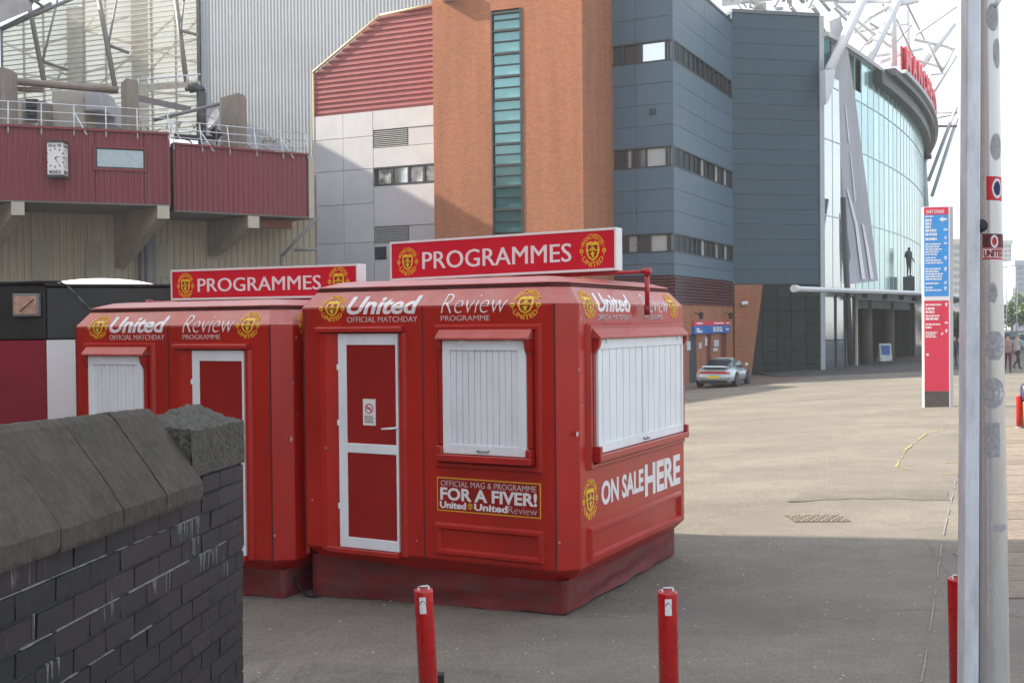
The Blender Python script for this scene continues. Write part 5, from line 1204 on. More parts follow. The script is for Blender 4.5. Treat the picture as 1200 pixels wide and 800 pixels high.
# lower storey: lobby glass, entrance recess, columns
zf = -.62
lob = thing('entrance_lobby', 'stadium entrance under the canopy with glazed corner, two columns and dark doors', 'entrance', arc_pt(0, 0, zf))
for i in range(3):
    mb = MB(); abox(mb, .25+i*1.75, .25+(i+1)*1.75-.08, zf+1.9, ZC-.3, -.1, -.04, 9); mb.build('glass_pane', GLV, lob)
    mb = MB(); abox(mb, .25+i*1.75, .25+(i+1)*1.75-.08, zf, zf+1.85, -.1, -.04, 9); mb.build('glass_door', mat('blue_grey_glass', (.16, .19, .22), .12, metal=.4), lob)
    mb = MB(); abox(mb, .25+(i+1)*1.75-.08, .25+(i+1)*1.75, zf, ZC-.3, -.12, .04, 9); mb.build('glazing_bar', FRAME, lob)
mb = MB(); abox(mb, -.05, 6, ZC-.45, ZC-.05, -2.4, .0); abox(mb, 6, 66, ZC-.6, ZC-.05, -6, -.02); mb.build('lintel', mat('pale_edge', (.42, .44, .46), .5), lob)
mb = MB(); abox(mb, -.05, 6, zf-.5, ZC-.5, -2.6, -2.4); abox(mb, 6, 66, zf-.5, ZC-.3, -6.3, -6); mb.build('back_wall', mat('dark_interior', (.035, .032, .03), .7), lob)
mb = MB(); abox(mb, 5.6, 5.9, zf-.3, ZC-.3, -2.5, .1, 9); mb.build('pier', CONCL, lob)
for k_ in range(5): mb = MB(); abox(mb, 27, 27.3, zf-.4, ZC-.6, -6+k_*1.18, -6+(k_+1)*1.18-.02, 9); mb.build('cross_wall_panel', mat('dark_interior', (.035, .032, .03), .7), lob)
for s in (10.5, 17.5):
    c = arc_pt(s, -.6); mb = MB(); mb.lathe([(.38, zf-.3), (.36, ZC-.6)], (c.x, c.y, 0), n=20); mb.build('column', mat('entrance_column', (.13, .12, .11), .8), lob)
for s0 in (12.6, 15, 19.5, 22, 24.5):
    mb = MB(); abox(mb, s0, s0+2.2, zf, zf+3.0, -5.95, -5.85, 9); mb.build('door', mat('brown_door', (.075, .05, .035), .4), lob)
for s0 in (12.3, 14.6): mb = MB(); abox(mb, s0, s0+.12, zf, zf+2.9, -3.9, -3.8, 9); mb.build('door_frame', PLASTER, lob)
mb = MB(); abox(mb, 27, 60, zf-.4, ZC-.6, -.5, -.1); mb.build('side_wall', mat('grey_glazed_wall', (.22, .23, .24), .3, var=.35, scale=1.2), lob)
for i in range(12): mb = MB(); abox(mb, 27.3+i*2.2, 29.2+i*2.2, zf+.2, ZC-.9, -.09, -.05, 9); mb.build('pane', mat('reflecting_glass', (.30, .30, .30), .15, var=.6, scale=1.5, metal=.4), lob)
# canopy: thin white wing with rounded nose
cn = thing('entrance_canopy', 'long thin pale canopy with a rounded end over the stadium entrance', 'canopy', arc_pt(-3, 3, 4.1))
mb = MB(); secs = []
for i in range(46):
    s = -8.6+i*1.6; zc_ = 3.95+.12*math.sin(i*.06); q0 = 1.8 if s < .3 else .1; w_ = 2.2+1.1*min(max(s/12, 0), 1); qz = .12 if s < .3 else .3
    secs.append(mb.verts([arc_pt(s, w_, zc_+.0), arc_pt(s, w_+.05, zc_+.12), arc_pt(s, w_-.1, zc_+.24), arc_pt(s, q0, zc_+.1+qz), arc_pt(s, q0, zc_-.1+qz), arc_pt(s, w_-.2, zc_-.04)]))
for a, b in zip(secs, secs[1:]):
    for q in range(6): mb.face([a[q], a[(q+1) % 6], b[(q+1) % 6], b[q]])
mb.face(secs[0]); mb.face(secs[-1][::-1]); mb.build('canopy_deck', mat('canopy_white', (.62, .65, .68), .4), cn)
mb = MB(); mb.tube(arc_pt(-8.9, 2.1, 4.06), arc_pt(.5, 2.1, 4.06), .11, n=12); mb.tube(arc_pt(-9.2, 2.1, 4.06), arc_pt(-8.8, 2.1, 4.06), .19, n=14); mb.build('nose_tube', TUBEW, cn)
for i in range(7): mb = MB(); c = arc_pt(3+i*4.3, 1.4, 3.75); mb.lathe([(.16, 0), (.16, .3)], tuple(c), n=10); mb.build('downlight', FRAME, cn)
# leaning banner pier and dark column in front of the glass
bp_ = thing('leaning_banner', 'tall leaning grey banner with white streaks hung against the glass', 'banner', AT(1005, 332, 67))
YB = 67.2
q = [AT(x_, y_, YB+(x_-985)*.075) for x_, y_ in ((994, 333), (1029, 329), (1018, 237), (1003, 120), (994, 60), (985, 20), (972, 25), (976, 84), (985, 180))]
mb = MB(); mb.prism(q, Vector((-.35, .5, 0))); mb.build('cloth', mat('banner_grey', (.36, .375, .41), .6, var=.12, scale=.5, dirt=(.48, .49, .54), dirt_scale=.7, dirt_amt=.7, stretch=(1, 1, .25)), bp_)
def on_b(px, py): # point on the banner plane
    n_ = (q[1]-q[0]).cross(q[4]-q[0]).normalized(); d = ray(px, py); k = (q[0]-CP).dot(n_)/d.dot(n_); return CP+d*k*.998
WST = mat('white_streak', (.72, .73, .78), .5)
for pts in ([(992, 222), (994, 222), (1005, 262), (1014, 327), (1010, 327), (1002, 264)], [(1010, 262), (1012, 262), (1018, 290), (1024, 327), (1020, 327), (1015, 292)], [(990, 122), (991, 122), (996, 168), (994.5, 168)], [(996, 178), (997, 178), (1003, 236), (1001.5, 236)]):
    mb = MB(); mb.prism([on_b(*p_) for p_ in pts], Vector((.0, -.02, 0))); mb.build('printed_streak', WST, bp_)
mb = MB(); mb.prism([on_b(*p_) for p_ in [(986, 250), (992, 262), (996, 300), (993, 331), (989, 330), (986, 290)]], Vector((0, -.05, 0))); mb.build('printed_figure', mat('print_black', (.05, .045, .05), .6), bp_)
rtag('dark_column', 'slim dark steel column rising past the canopy beside the lobby glass', 'column', lambda m: m.tube(AT(997, 428, 64.0), AT(988, 232, 66), .17, n=12), mat('dark_column_paint', (.05, .06, .07), .4))
rtag('node_plate', 'white steel node where the struts meet the blue wall corner', 'bracket', lambda m: m.prism([AT(961, 84, 64), AT(973, 83, 64), AT(971, 100, 64.2), AT(966, 118, 64.2), AT(962, 124, 64)], (.2, -.35, 0)), TUBEW)
rtag('oval_glazing', 'dark curved glazing behind the strut at the top of the wall corner', 'window', lambda m: m.prism([AT(961, 30, 65), AT(966, 33, 65.1), AT(971, 45, 65.2), AT(973, 60, 65.2), AT(971, 74, 65.2), AT(966, 82, 65.1), AT(961, 84, 65)], (.0, .3, 0)), GLTD)

# ================================================================== ROOF TRUSS
tr_ = thing('roof_truss', 'white tubular steel roof truss above the glass front and beyond it', 'truss', AT(1010, 60, 75))
TB = [((971.5, 84, 64), (1018, -15, 68), .23), ((1000, 108, 72), (1060, -15, 76), .24), ((1048, 78, 80), (1046, -10, 80), .17), ((1064, 84, 92), (1061, -10, 92), .2), ((1080, 78, 92), (1118, 28, 92), .19), ((1091, 112, 96), (1120, 66, 96), .14), ((1072, 42, 84), (1121, 8, 84), .07),
 ((1000, 38, 78), (1020, 20, 78), .12), ((1020, 20, 78), (1042, 8, 78), .12), ((1042, 8, 78), (1070, 3, 78), .1), ((975, 2, 70), (1075, 2, 80), .1), ((977, 8, 70), (1016, 48, 76), .08), ((1000, 38, 76), (1065, 28, 84), .07), ((1022, 42, 80), (1000, 68, 78), .08), ((978, 4, 72), (1050, 60, 82), .08), ((1016, 0, 80), (1023, 60, 80), .07), ((1050, 22, 84), (1072, 70, 88), .06), ((1060, 0, 86), (1085, 50, 92), .06),
 ((1026, 66, 80), (1080, 58, 90), .09), ((1070, 46, 88), (1110, 55, 94), .1), ((1072, 70, 90), (1106, 80, 94), .08), ((1088, 52, 90), (1104, 84, 92), .09), ((1118, 56, 94), (1104, 84, 94), .1), ((1110, 56, 94), (1119, 58, 94), .09), ((1090, 88, 92), (1106, 86, 94), .07), ((1030, 74, 80), (1060, 62, 84), .1), ((985, 20, 72), (1016, 4, 76), .07), ((1020, 28, 78), (1048, 44, 82), .06), ((1016, 52, 78), (1046, 30, 82), .06), ((1050, 50, 84), (1068, 30, 88), .06), ((1034, 4, 80), (1046, 30, 82), .06)]
for a, b, r in TB: mb = MB(); mb.tube(AT(*a), AT(*b), r*1.3, n=10); mb.build('truss_tube', TUBEW if r > .065 else mat('truss_grey', (.40, .41, .42), .5), tr_)
lt = thing('side_truss', 'lower white truss and ladder sticking out beyond the end of the glass front', 'truss', AT(1095, 200, 105))
for a, b, r in (((1092, 230, 104), (1122, 138, 100), .17), ((1088, 212, 104), (1121, 125, 100), .17), ((1090, 132, 104), (1121, 132, 100), .1), ((1090, 148, 104), (1121, 148, 100), .1), ((1091, 140, 104), (1120, 134, 102), .07), ((1083, 182, 104), (1086, 245, 104), .22), ((1078, 150, 104), (1081, 240, 104), .1), ((1083, 150, 104), (1086, 240, 104), .1)): mb = MB(); mb.tube(AT(*a), AT(*b), r, n=8); mb.build('truss_tube', TUBEW if r > .11 else TUBEG, lt)
for k in range(12): mb = MB(); mb.tube(AT(1078.5+k*.2, 154+k*7, 104), AT(1083.5+k*.2, 154+k*7, 104), .05, n=6); mb.build('rung', TUBEG, lt)
mb = MB(); mb.tube(AT(1081, 184, 103.5), AT(1091, 184, 103.5), .22, n=8); mb.build('lamp_cluster', FRAME, lt)
# machinery above the blue roof
mb = MB(); random.seed(21)
for k in range(34):
    x = random.uniform(846, 975); y = 18-(x-846)*.08-random.uniform(0, 20); a_ = random.choice([45, -50, 0, 90, 60]); L_ = random.uniform(6, 22)
    mb.tube(AT(x, y, 68), AT(x+L_*math.cos(R(a_)), y-L_*math.sin(R(a_)), 69), random.uniform(.04, .13), n=6)
o = mb.build('roof_steelwork', mat('truss_grey', (.40, .41, .42), .5)); o['kind'] = 'stuff'; o['label'] = 'thicket of steel members on the roof above the blue wall'; o['category'] = 'steelwork'
rtag('roof_fascia', 'dull grey roof edge high above the blue wall', 'roof', lambda m: m.hexa([AT(846, 8, 72), AT(965, -6, 72), AT(965, -6, 74), AT(846, 8, 74), AT(846, -18, 72), AT(965, -30, 72), AT(965, -30, 74), AT(846, -18, 74)]), mat('roof_grey_pale', (.42, .43, .45), .5, var=.25, scale=.5))
rtag('roof_plant', 'pale box plant unit on the blue roof', 'plant box', lambda m: m.box(AT(884, 12, 70).x, AT(898, 12, 70).x, 70, 72, 18, AT(890, 3, 70).z), CONCL)

# ================================================================== VENDOR TRAILER (black, red and white) behind the wall
vc = G(54, 478); Yv = 13.2
vf = Face((AT(54, 400, Yv).x, Yv), 88); vs = Face((AT(54, 400, Yv).x, Yv), 72)
t = thing('catering_trailer', 'black topped red trailer with a broad white stripe behind the kiosks', 'trailer', (vf.p.x, vf.p.y, gz(vf.p.x, vf.p.y)))
zt = vf.uz(30, 333)[1]; zm = vf.uz(30, 398)[1]; g0_ = -1.3
BLK = mat('black_panel', (.025, .027, .025), .35, var=.2, scale=1, dirt=(.05, .05, .045), dirt_scale=2)
mb = MB(); mb.fbox(vf, -3.2, -.004, zm, zt, -1.2, 0); mb.fbox(vs, .004, 1.7, zm, zt-.03, -1.2, 0); mb.build('upper_body', BLK, t, bevel=.015)
mb = MB(); mb.fbox(vf, -3.2, -.004, g0_, zm-.006, -2.2, -.01); mb.build('red_side', mat('trailer_red', (.26, .012, .03), .4, var=.12, scale=1.2, dirt=(.14, .01, .02), dirt_scale=1.5), t, bevel=.01)
mb = MB(); mb.fbox(vs, .004, .36, g0_, zm-.006, -2, -.008); mb.build('white_stripe', WHITE, t)
mb = MB(); mb.fbox(vs, .364, 1.7, g0_, zm-.006, -2, -.01); mb.build('red_side', mat('trailer_red', (.26, .012, .03), .4), t)
mb = MB(); mb.fbox(vf, -3.25, .0, zt+.001, zt+.03, -2.2, .04); mb.fbox(vs, .0, 1.72, zt-.028, zt+.0, -2, .04); mb.build('roof_rim', DARK, t)
a, b = vf.uz(20, 369), vf.uz(46, 346); mb = MB(); mb.fbox(vf, a[0]-.02, b[0]+.02, a[1]-.02, b[1]+.02, 0, .09); fl = mb.build('floodlight', TUBEG, t, bevel=.01)
mb = MB(); mb.fbox(vf, a[0]+.005, b[0]-.0, a[1]+.01, b[1]-.01, .09, .1); mb.build('lamp_glass', mat('amber_glass', (.62, .40, .30), .15, var=.3, scale=12, metal=.2), fl)
mb = MB(); mb.tube(vf.P(a[0]+.08, a[1]+.04, .12), vf.P(b[0]-.02, b[1]-.05, .12), .006, n=6); mb.build('lamp_arm', DARK, fl)
mb = MB(); pts = [AT(20, 331, 13.1), AT(45, 330, 13.1), AT(70, 330, 13.1), AT(80, 336, 13.0), AT(92, 348, 12.6), AT(104, 361, 12.0), AT(110, 367, 11.9)]; mb.path(pts, .013, n=6); tag(mb.build('cable', DARK), 'black cable looping from the trailer roof down to the farther kiosk', 'cable')
mb = MB(); c = AT(78, 340, 17); prof = []
for k in range(9): a_ = R(90*k/8); prof.append((1.05*math.cos(a_) if k < 8 else .02, .25*math.sin(a_)))
mb.lathe([(1.05, -3.5)]+prof, (c.x, c.y+1.5, AT(78, 334.5, 18).z-.12), n=32); tag(mb.build('tent', WHITE), 'low white domed tent roof showing above the trailer', 'tent')

# ================================================================== WAYFINDING TOTEM
tg = G(1083, 477); tf_ = Face(tg.xy, 100); wT = tf_.uz(1113, 400)[0]
t = thing('wayfinding_totem', 'tall red and blue direction totem with white lettering on the forecourt', 'sign', (tg.x, tg.y, tg.z))
zz = lambda y: tf_.uz(1098, y)[1]
mb = MB(); mb.fbox(tf_, 0, wT+.10, tg.z-.05, zz(242), -.30, -.012); mb.build('totem_body', GREYP, t, bevel=.01)
for a, b, m_ in ((zz(251.5), zz(243), TOTRED), (zz(347), zz(251.8), TOTBLUE), (zz(352), zz(347.3), WHITE), (zz(458), zz(352.3), TOTRED), (tg.z, zz(458.3), mat('totem_plinth', (.10, .085, .08), .6))):
    mb = MB(); mb.fbox(tf_, .01, wT-.02, a, b, -.012, 0); mb.build('face_panel', m_, t)
mb = MB(); mb.fbox(tf_, wT-.018, wT+.01, tg.z, zz(242.5), -.012, .004); mb.build('edge_strip', WHITE, t)
tp = lambda u, z, o: tf_.P(u, z, o)
lettering('lettering', 'EAST STAND', tp, .08, wT*.80, zz(250), zz(246), WHITE, t, bold=.02, world=True)
random.seed(5)
lines = [(268, .40, 3), (274, .30, 5), (280, .28, 5), (286, .28, 5), (297, .48, 6), (303, .44, 5), (311, .45, 3), (315, .62, 2.4), (318.5, .55, 2.4), (322, .62, 2.4), (325.5, .5, 2.4)]
lines = [(253.5, .33, 1.6), (258, .27, 3), (262, .27, 3), (266, .25, 3), (270, .45, 3), (274.5, .45, 3), (280, .45, 3), (286, .58, 1.8), (289, .52, 1.8), (292, .62, 1.8), (295, .5, 1.8), (298, .45, 1.8), (302, .42, 1.6), (305, .58, 1.8), (308, .64, 1.6), (315, .58, 1.8), (318, .5, 1.8), (321, .64, 1.8), (324, .6, 1.8), (327, .62, 1.8), (332, .5, 2), (337, .3, 1.6), (340, .6, 1.6),
 (357, .58, 2), (361.5, .36, 2.6), (365.5, .36, 2.6), (370, .52, 2), (373.5, .5, 2.4), (380, .55, 1.8), (383.5, .26, 2.4), (389.5, .45, 1.6), (392, .38, 1.6), (394.5, .42, 1.6)]
for y, wf, h in lines:
    u = .05; mbx = MB(); end = wT*wf*1.15
    while u < end:
        w = random.uniform(.03, .10); 
        mbx.fbox(tf_, u, min(u+w, end), zz(y+h/2), zz(y-h/2), .0, .004); u += w+.015
    mbx.build('text_line', WHITE, t)
def arrow(px, py, s, ang):
    uc, z_ = tf_.uz(px, py); c, sn = math.cos(ang), math.sin(ang); pts = [(-1, 0), (0, .8), (0, .3), (1, .3), (1, -.3), (0, -.3), (0, -.8)]
    mb = MB(); mb.prism([tf_.P(uc+(x*c-y*sn)*s, z_+(x*sn+y*c)*s, .001) for x, y in pts], tf_.n*.004); mb.build('arrow', WHITE, t)
for x, y, s, a_ in ((1105, 257, .10, 0), (1108, 269, .055, 0), (1108, 278.5, .05, 90), (1108, 285, .05, 0), (1108, 302, .06, 90), (1108, 315, .06, 90), (1108, 331, .05, 225), (1108, 337.5, .055, 90), (1109, 356.5, .055, 90), (1109, 378, .05, 0), (1109, 387.5, .055, 90), (1104, 391, .04, 45)): arrow(x, y, s, R(a_-180 if a_ == 90 else a_))
mb = MB(); c = tf_.P(*tf_.uz(1087, 415.5), .003); mb.lathe([(.035, -.004), (.035, .004)], tuple(c), axis='y', n=12); mb.build('lock', WHITE, t)

# ================================================================== MANHOLE GRATE
mc = G(958, 607.5); A = [G(924, 606.5), G(935, 612.5), G(981, 612.5), G(992, 603), G(980, 601.8), G(935, 602.2)]
t = thing('drain_cover', 'cast iron chequered drain cover set in the sunlit asphalt', 'drain cover', (mc.x, mc.y, mc.z))
mb = MB(); mb.box(mc.x-.34, mc.x+.34, mc.y-.24, mc.y+.24, mc.z-.03, mc.z+.006); mb.build('frame', mat('cast_iron', (.12, .095, .075), .6, var=.3, scale=20), t)
for i in range(11):
    for j in range(5):
        x, y = mc.x-.30+i*.06, mc.y-.19+j*.095; sgn = 1 if (i+j) % 2 else -1; mb = MB(); mb.prism([(x-.024, y-.012*sgn-.02, mc.z+.007), (x-.008, y-.012*sgn-.028, mc.z+.007), (x+.024, y+.012*sgn+.02, mc.z+.007), (x+.008, y+.012*sgn+.028, mc.z+.007)], (0, 0, .012)); mb.build('tread_bar', mat('worn_iron', (.34, .30, .24), .5, var=.3, scale=30), t)

# ================================================================== A-BOARD
ab = G(1037, 423); t = thing('a_board', 'blue and white A-frame board outside the stadium entrance', 'board', (ab.x, ab.y, ab.z))
for s in (-1, 1):
    mb = MB(); mb.hexa([(ab.x-.42, ab.y+s*.32, ab.z), (ab.x+.42, ab.y+s*.32, ab.z), (ab.x+.42, ab.y+s*.32+.03, ab.z), (ab.x-.42, ab.y+s*.32+.03, ab.z), (ab.x-.42, ab.y+s*.04, ab.z+1.25), (ab.x+.42, ab.y+s*.04, ab.z+1.25), (ab.x+.42, ab.y+s*.04+.03, ab.z+1.25), (ab.x-.42, ab.y+s*.04+.03, ab.z+1.25)]); mb.build('board_leaf', mat('pale_board', (.75, .82, .92), .5, var=.2, scale=3), t)
mb = MB(); mb.poly([(ab.x-.3, ab.y-.24, ab.z+.45), (ab.x+.3, ab.y-.24, ab.z+.45), (ab.x+.3, ab.y-.10, ab.z+1.1), (ab.x-.3, ab.y-.10, ab.z+1.1)]); mb.build('printed_panel', BLUES, t)
g0_ = G(1005, 420); fr_ = thing('crowd_barrier', 'low dark steel barrier just right of the lobby glass', 'barrier', (g0_.x, g0_.y, g0_.z))
for z_ in (.35, .7, 1.05): mb = MB(); mb.tube((g0_.x-.8, g0_.y, g0_.z+z_), (g0_.x+1.0, g0_.y+.4, g0_.z+z_), .03, n=6); mb.build('rail', TUBEG, fr_)
for k in (-.8, .1, 1.0): mb = MB(); mb.tube((g0_.x+k, g0_.y+(k+.8)*.22, g0_.z), (g0_.x+k, g0_.y+(k+.8)*.22, g0_.z+1.05), .03, n=6); mb.build('post', TUBEG, fr_)

# ================================================================== SPORTS CAR
def loft(mb, secs, close=False, cap=True):
    rs = [mb.verts(s) for s in secs]
    for a, b in zip(rs, rs[1:]):
        n = len(a)
        for q in range(n if close else n-1):
            f = mb.face([a[q], a[(q+1) % n], b[(q+1) % n], b[q]])
            if f: f.smooth = True
    if cap: mb.face(rs[0][::-1]); mb.face(rs[-1])
    return mb
cr0 = (G(816, 455.5)+G(857, 454))*.5; hd = 24.0
M = Matrix.Translation(Vector((cr0.x, cr0.y, cr0.z))) @ Matrix.Rotation(-R(hd), 4, 'Z')   # local y = forward, origin at the rear
car = thing('sports_car', 'silver blue sports coupe with a whale tail parked beside the brick wall', 'car', mtx=M)
CARP = mat('silver_blue_paint', (.50, .58, .62), .25, var=.03, scale=1, metal=.3, coat=.6)
st_ = [(-.02, .60, .40, .62), (.03, .76, .30, .72), (.15, .84, .26, .82), (.45, .875, .24, .90), (.85, .89, .22, .94), (1.3, .86, .20, .93), (2.0, .83, .19, .90), (2.7, .83, .20, .88), (3.2, .85, .21, .84), (3.6, .83, .22, .78), (3.95, .76, .24, .68), (4.18, .62, .28, .56), (4.26, .45, .34, .48)]
secs = []
for y, w, z0, z1 in st_:
    h = z1-z0; pr = [(-w*.80, z0), (-w*.97, z0+h*.15), (-w, z0+h*.45), (-w*.97, z0+h*.75), (-w*.84, z0+h*.95), (-w*.5, z1+.01), (0, z1+.02)]; secs.append([(x, y, z) for x, z in pr]+[(-x, y, z) for x, z in pr[-2::-1]])
mb = MB(); loft(mb, secs, close=True); mb.build('body', CARP, car, world=False)
gh = [(.55, .50, .93, .95), (1.0, .60, .93, 1.12), (1.5, .62, .92, 1.27), (2.0, .62, .91, 1.31), (2.4, .61, .90, 1.27), (2.75, .61, .89, 1.10), (3.05, .60, .87, .92)]
secs = []
for y, w, z0, z1 in gh:
    h = z1-z0; secs.append([(-w-.1, y, z0-.03), (-w-.02, y, z0+h*.35), (-w*.86, y, z0+h*.8), (-w*.6, y, z1), (0, y, z1+.01), (w*.6, y, z1), (w*.86, y, z0+h*.8), (w+.02, y, z0+h*.35), (w+.1, y, z0-.03)])
mb = MB(); loft(mb, secs); mb.build('glasshouse', mat('car_glass', (.10, .14, .16), .08, metal=.3), car, world=False)
secs = []
for y, w, z0, z1 in gh[1:6]: secs.append([(-w*.82, y, z1-.06), (-w*.6, y, z1+.015), (0, y, z1+.025), (w*.6, y, z1+.015), (w*.82, y, z1-.06)])
mb = MB(); loft(mb, secs[1:4], cap=False); mb.build('roof_panel', CARP, car, world=False)
mb = MB(); mb.prism([(-.48, .62, .985), (.48, .62, .985), (.52, 1.30, 1.215), (-.52, 1.30, 1.215)], (0, -.02, .02)); mb.build('rear_window', mat('black_glass', (.015, .015, .018), .1), car, world=False)
mb = MB(); mb.hexa([(-.55, -.03, .93), (.55, -.03, .93), (.62, .5, .90), (-.62, .5, .90), (-.5, .0, 1.01), (.5, .0, 1.01), (.55, .5, .96), (-.55, .5, .96)]); mb.build('rear_spoiler', CARP, car, world=False, bevel=.015)
mb = MB(); mb.hexa([(-.42, .06, 1.005), (.42, .06, 1.005), (.48, .55, .97), (-.48, .55, .97), (-.40, .07, 1.02), (.40, .07, 1.02), (.46, .55, .985), (-.46, .55, .985)]); mb.build('engine_grille', BLACK, car, world=False)
for s in (-1, 1):
    for y in (.78, 3.35):
        mb = MB(); mb.lathe([(.12, -.1), (.31, -.1), (.325, -.07), (.325, .07), (.31, .1), (.2, .1)], (s*.80, y, .325), axis='x', n=24); w = mb.build('wheel', BLACK, car, world=False)
        mb = MB(); mb.lathe([(.02, s*.06), (.06, s*.10), (.16, s*.06), (.215, s*.105), (.22, s*.08)], (s*.80, y, .325), axis='x', n=20); mb.build('rim', mat('alloy_rim', (.6, .62, .64), .3, metal=.8), w, world=False)
        mb = MB(); mb.lathe([(.385, -.02), (.385, .012)], (s*(.868 if y > 2 else .885), y, .34), axis='x', n=24); mb.build('wheel_arch', BLACK, car, world=False)
    mb = MB(); mb.prism([(s*.66, 1.15, .99), (s*.66, 2.75, .98), (s*.60, 2.35, 1.20), (s*.58, 1.65, 1.20)], (s*.03, 0, 0)); mb.build('side_window', mat('car_glass', (.10, .14, .16), .08), car, world=False)
    mb = MB(); mb.lathe([(.01, -.1), (.07, -.05), (.09, .04), (.01, .08)], (s*.92, 2.55, .98), axis='y', n=12); mb.build('wing_mirror', CARP, car, world=False)
    mb = MB(); mb.box(s*.60-.12, s*.60+.12, -.045, .0, .42, .50); mb.build('bumper_insert', BLACK, car, world=False)
mb = MB(); mb.hexa([(-.66, -.03, .655), (.66, -.03, .655), (.70, .03, .655), (-.70, .03, .655), (-.66, -.035, .745), (.66, -.035, .745), (.72, .05, .745), (-.72, .05, .745)]); mb.build('rear_light_bar', mat('red_lens', (.5, .01, .02), .2), car, world=False)
for s in (-1, 1): mb = MB(); mb.box(s*.66-.08, s*.66+.08, -.04, .02, .665, .735); mb.build('indicator', mat('orange_lens', (.75, .3, .15), .25), car, world=False)
mb = MB(); mb.box(-.70, .70, -.07, .06, .42, .56); mb.build('bumper', CARP, car, world=False, bevel=.03)
mb = MB(); mb.box(-.27, .27, -.085, -.068, .44, .56); mb.build('number_plate', mat('plate_yellow', (.72, .55, .05), .5), car, world=False)
mb = MB(); mb.box(-.6, .6, .0, .2, .20, .38); mb.build('underside', BLACK, car, world=False)

# ================================================================== PEOPLE, STATUE
def person(name, label, cat, base, face, ht, pose, skin, shirt, trousers, hair, group=None, single=None):
    """one continuous body from a skinned skeleton; clothing zones follow by material"""
    k = ht/1.75; M = Matrix.Translation(Vector(base)) @ Matrix.Rotation(face, 4, 'Z') @ Matrix.Scale(k, 4)
    t = thing(name, label, cat, group=group, mtx=Matrix.Translation(Vector(base)))
    J = dict(pel=(0, 0, .95), ch=(0, .02, 1.22), up=(0, .01, 1.42), nk=(0, .02, 1.50), hd=(0, .035, 1.60), tp=(0, .03, 1.70),
             lh=(-.09, 0, .90), rh=(.09, 0, .90), ls=(-.18, 0, 1.41), rs=(.18, 0, 1.41))
    J.update(pose); R_ = dict(pel=.135, ch=.14, up=.12, nk=.055, hd=.088, tp=.06, lh=.095, rh=.095, lk=.06, rk=.06, la=.04, ra=.04, lf=.04, rf=.04, ls=.065, rs=.065, le=.042, re=.042, lw=.03, rw=.03, lx=.03, rx=.03)
    E_ = [('pel', 'ch'), ('ch', 'up'), ('up', 'nk'), ('nk', 'hd'), ('hd', 'tp'), ('pel', 'lh'), ('pel', 'rh'), ('lh', 'lk'), ('rh', 'rk'), ('lk', 'la'), ('rk', 'ra'), ('la', 'lf'), ('ra', 'rf'), ('up', 'ls'), ('up', 'rs'), ('ls', 'le'), ('rs', 're'), ('le', 'lw'), ('re', 'rw'), ('lw', 'lx'), ('rw', 'rx')]
    J = {**J}; 
    for s in 'lr':
        w_ = Vector(J[s+'w']); e_ = Vector(J[s+'e']); J[s+'x'] = tuple(w_+(w_-e_).normalized()*.13)
        J.setdefault(s+'f', tuple(Vector(J[s+'a'])+Vector((0, .17, -.04))))
    names = ['pel']+[n for n in J if n != 'pel']; me = bpy.data.meshes.new('body')
    me.from_pydata([M.to_3x3() @ Vector(J[n]) for n in names], [(names.index(a), names.index(b)) for a, b in E_], [])
    ob = bpy.data.objects.new('body', me); COL.objects.link(ob); md = ob.modifiers.new('s', 'SKIN'); me.skin_vertices.new() if not me.skin_vertices else None
    for i, n in enumerate(names): r = R_[n]*k; me.skin_vertices[0].data[i].radius = (r*(1.25 if n in ('pel', 'ch', 'up') else 1), r*(.85 if n in ('pel', 'ch', 'up') else 1)); me.skin_vertices[0].data[i].use_root = (n == 'pel')
    sb = ob.modifiers.new('d', 'SUBSURF'); sb.levels = 1; bpy.context.view_layer.update()
    nm = bpy.data.meshes.new_from_object(ob.evaluated_get(bpy.context.evaluated_depsgraph_get())); bpy.data.objects.remove(ob)
    mats = [skin, shirt, trousers, hair, BLACK] if not single else [single]*5
    for m in mats: nm.materials.append(m)
    for p in nm.polygons:
        c = p.center/k; z = c.z; r = math.hypot(c.x, c.y); p.use_smooth = True
        p.material_index = 4 if z < .10 else 2 if z < .94 and r < .6 and not (z > .62 and abs(c.x) > .26) else 1 if z < 1.46 else 0 if (z < 1.63 and c.y > -10) else 3
        if .62 < z < .82 and math.hypot(c.x, c.y) > .24: p.material_index = 0
    o = link('body', nm, t); return t
walk = dict(lk=(-.09, .20, .50), la=(-.09, .22, .09), rk=(.09, -.05, .49), ra=(.09, -.34, .14), le=(-.24, -.12, 1.14), lw=(-.26, -.02, .90), re=(.24, .10, 1.15), rw=(.24, .28, .96))
stand = dict(lk=(-.10, .02, .49), la=(-.11, 0, .08), rk=(.10, .03, .49), ra=(.12, .0, .08), le=(-.26, -.04, 1.14), lw=(-.25, .12, .93), re=(.26, -.02, 1.14), rw=(.20, .20, 1.05))
SKIN = mat('skin', (.45, .26, .18), .6); HAIR = mat('dark_hair', (.03, .02, .015), .7); WSH = mat('white_shirt', (.42, .41, .42), .8, var=.2, scale=8); MSK = mat('maroon_cloth', (.10, .015, .03), .8); JEAN = mat('dark_trousers', (.035, .035, .05), .8); CHEQ = mat('pink_grey_shirt', (.25, .17, .18), .8, var=.4, scale=10)
p1 = G(1181, 436.5); p2 = G(1192, 433)
person('person', 'pedestrian in a pinkish top and maroon trousers walking just right of the steel column', 'person', p1, R(160), 1.72, walk, SKIN, CHEQ, MSK, HAIR)
person('person', 'pedestrian in a white shirt and dark trousers striding at the right edge', 'person', p2, R(-70), 1.74, walk, SKIN, WSH, JEAN, HAIR)
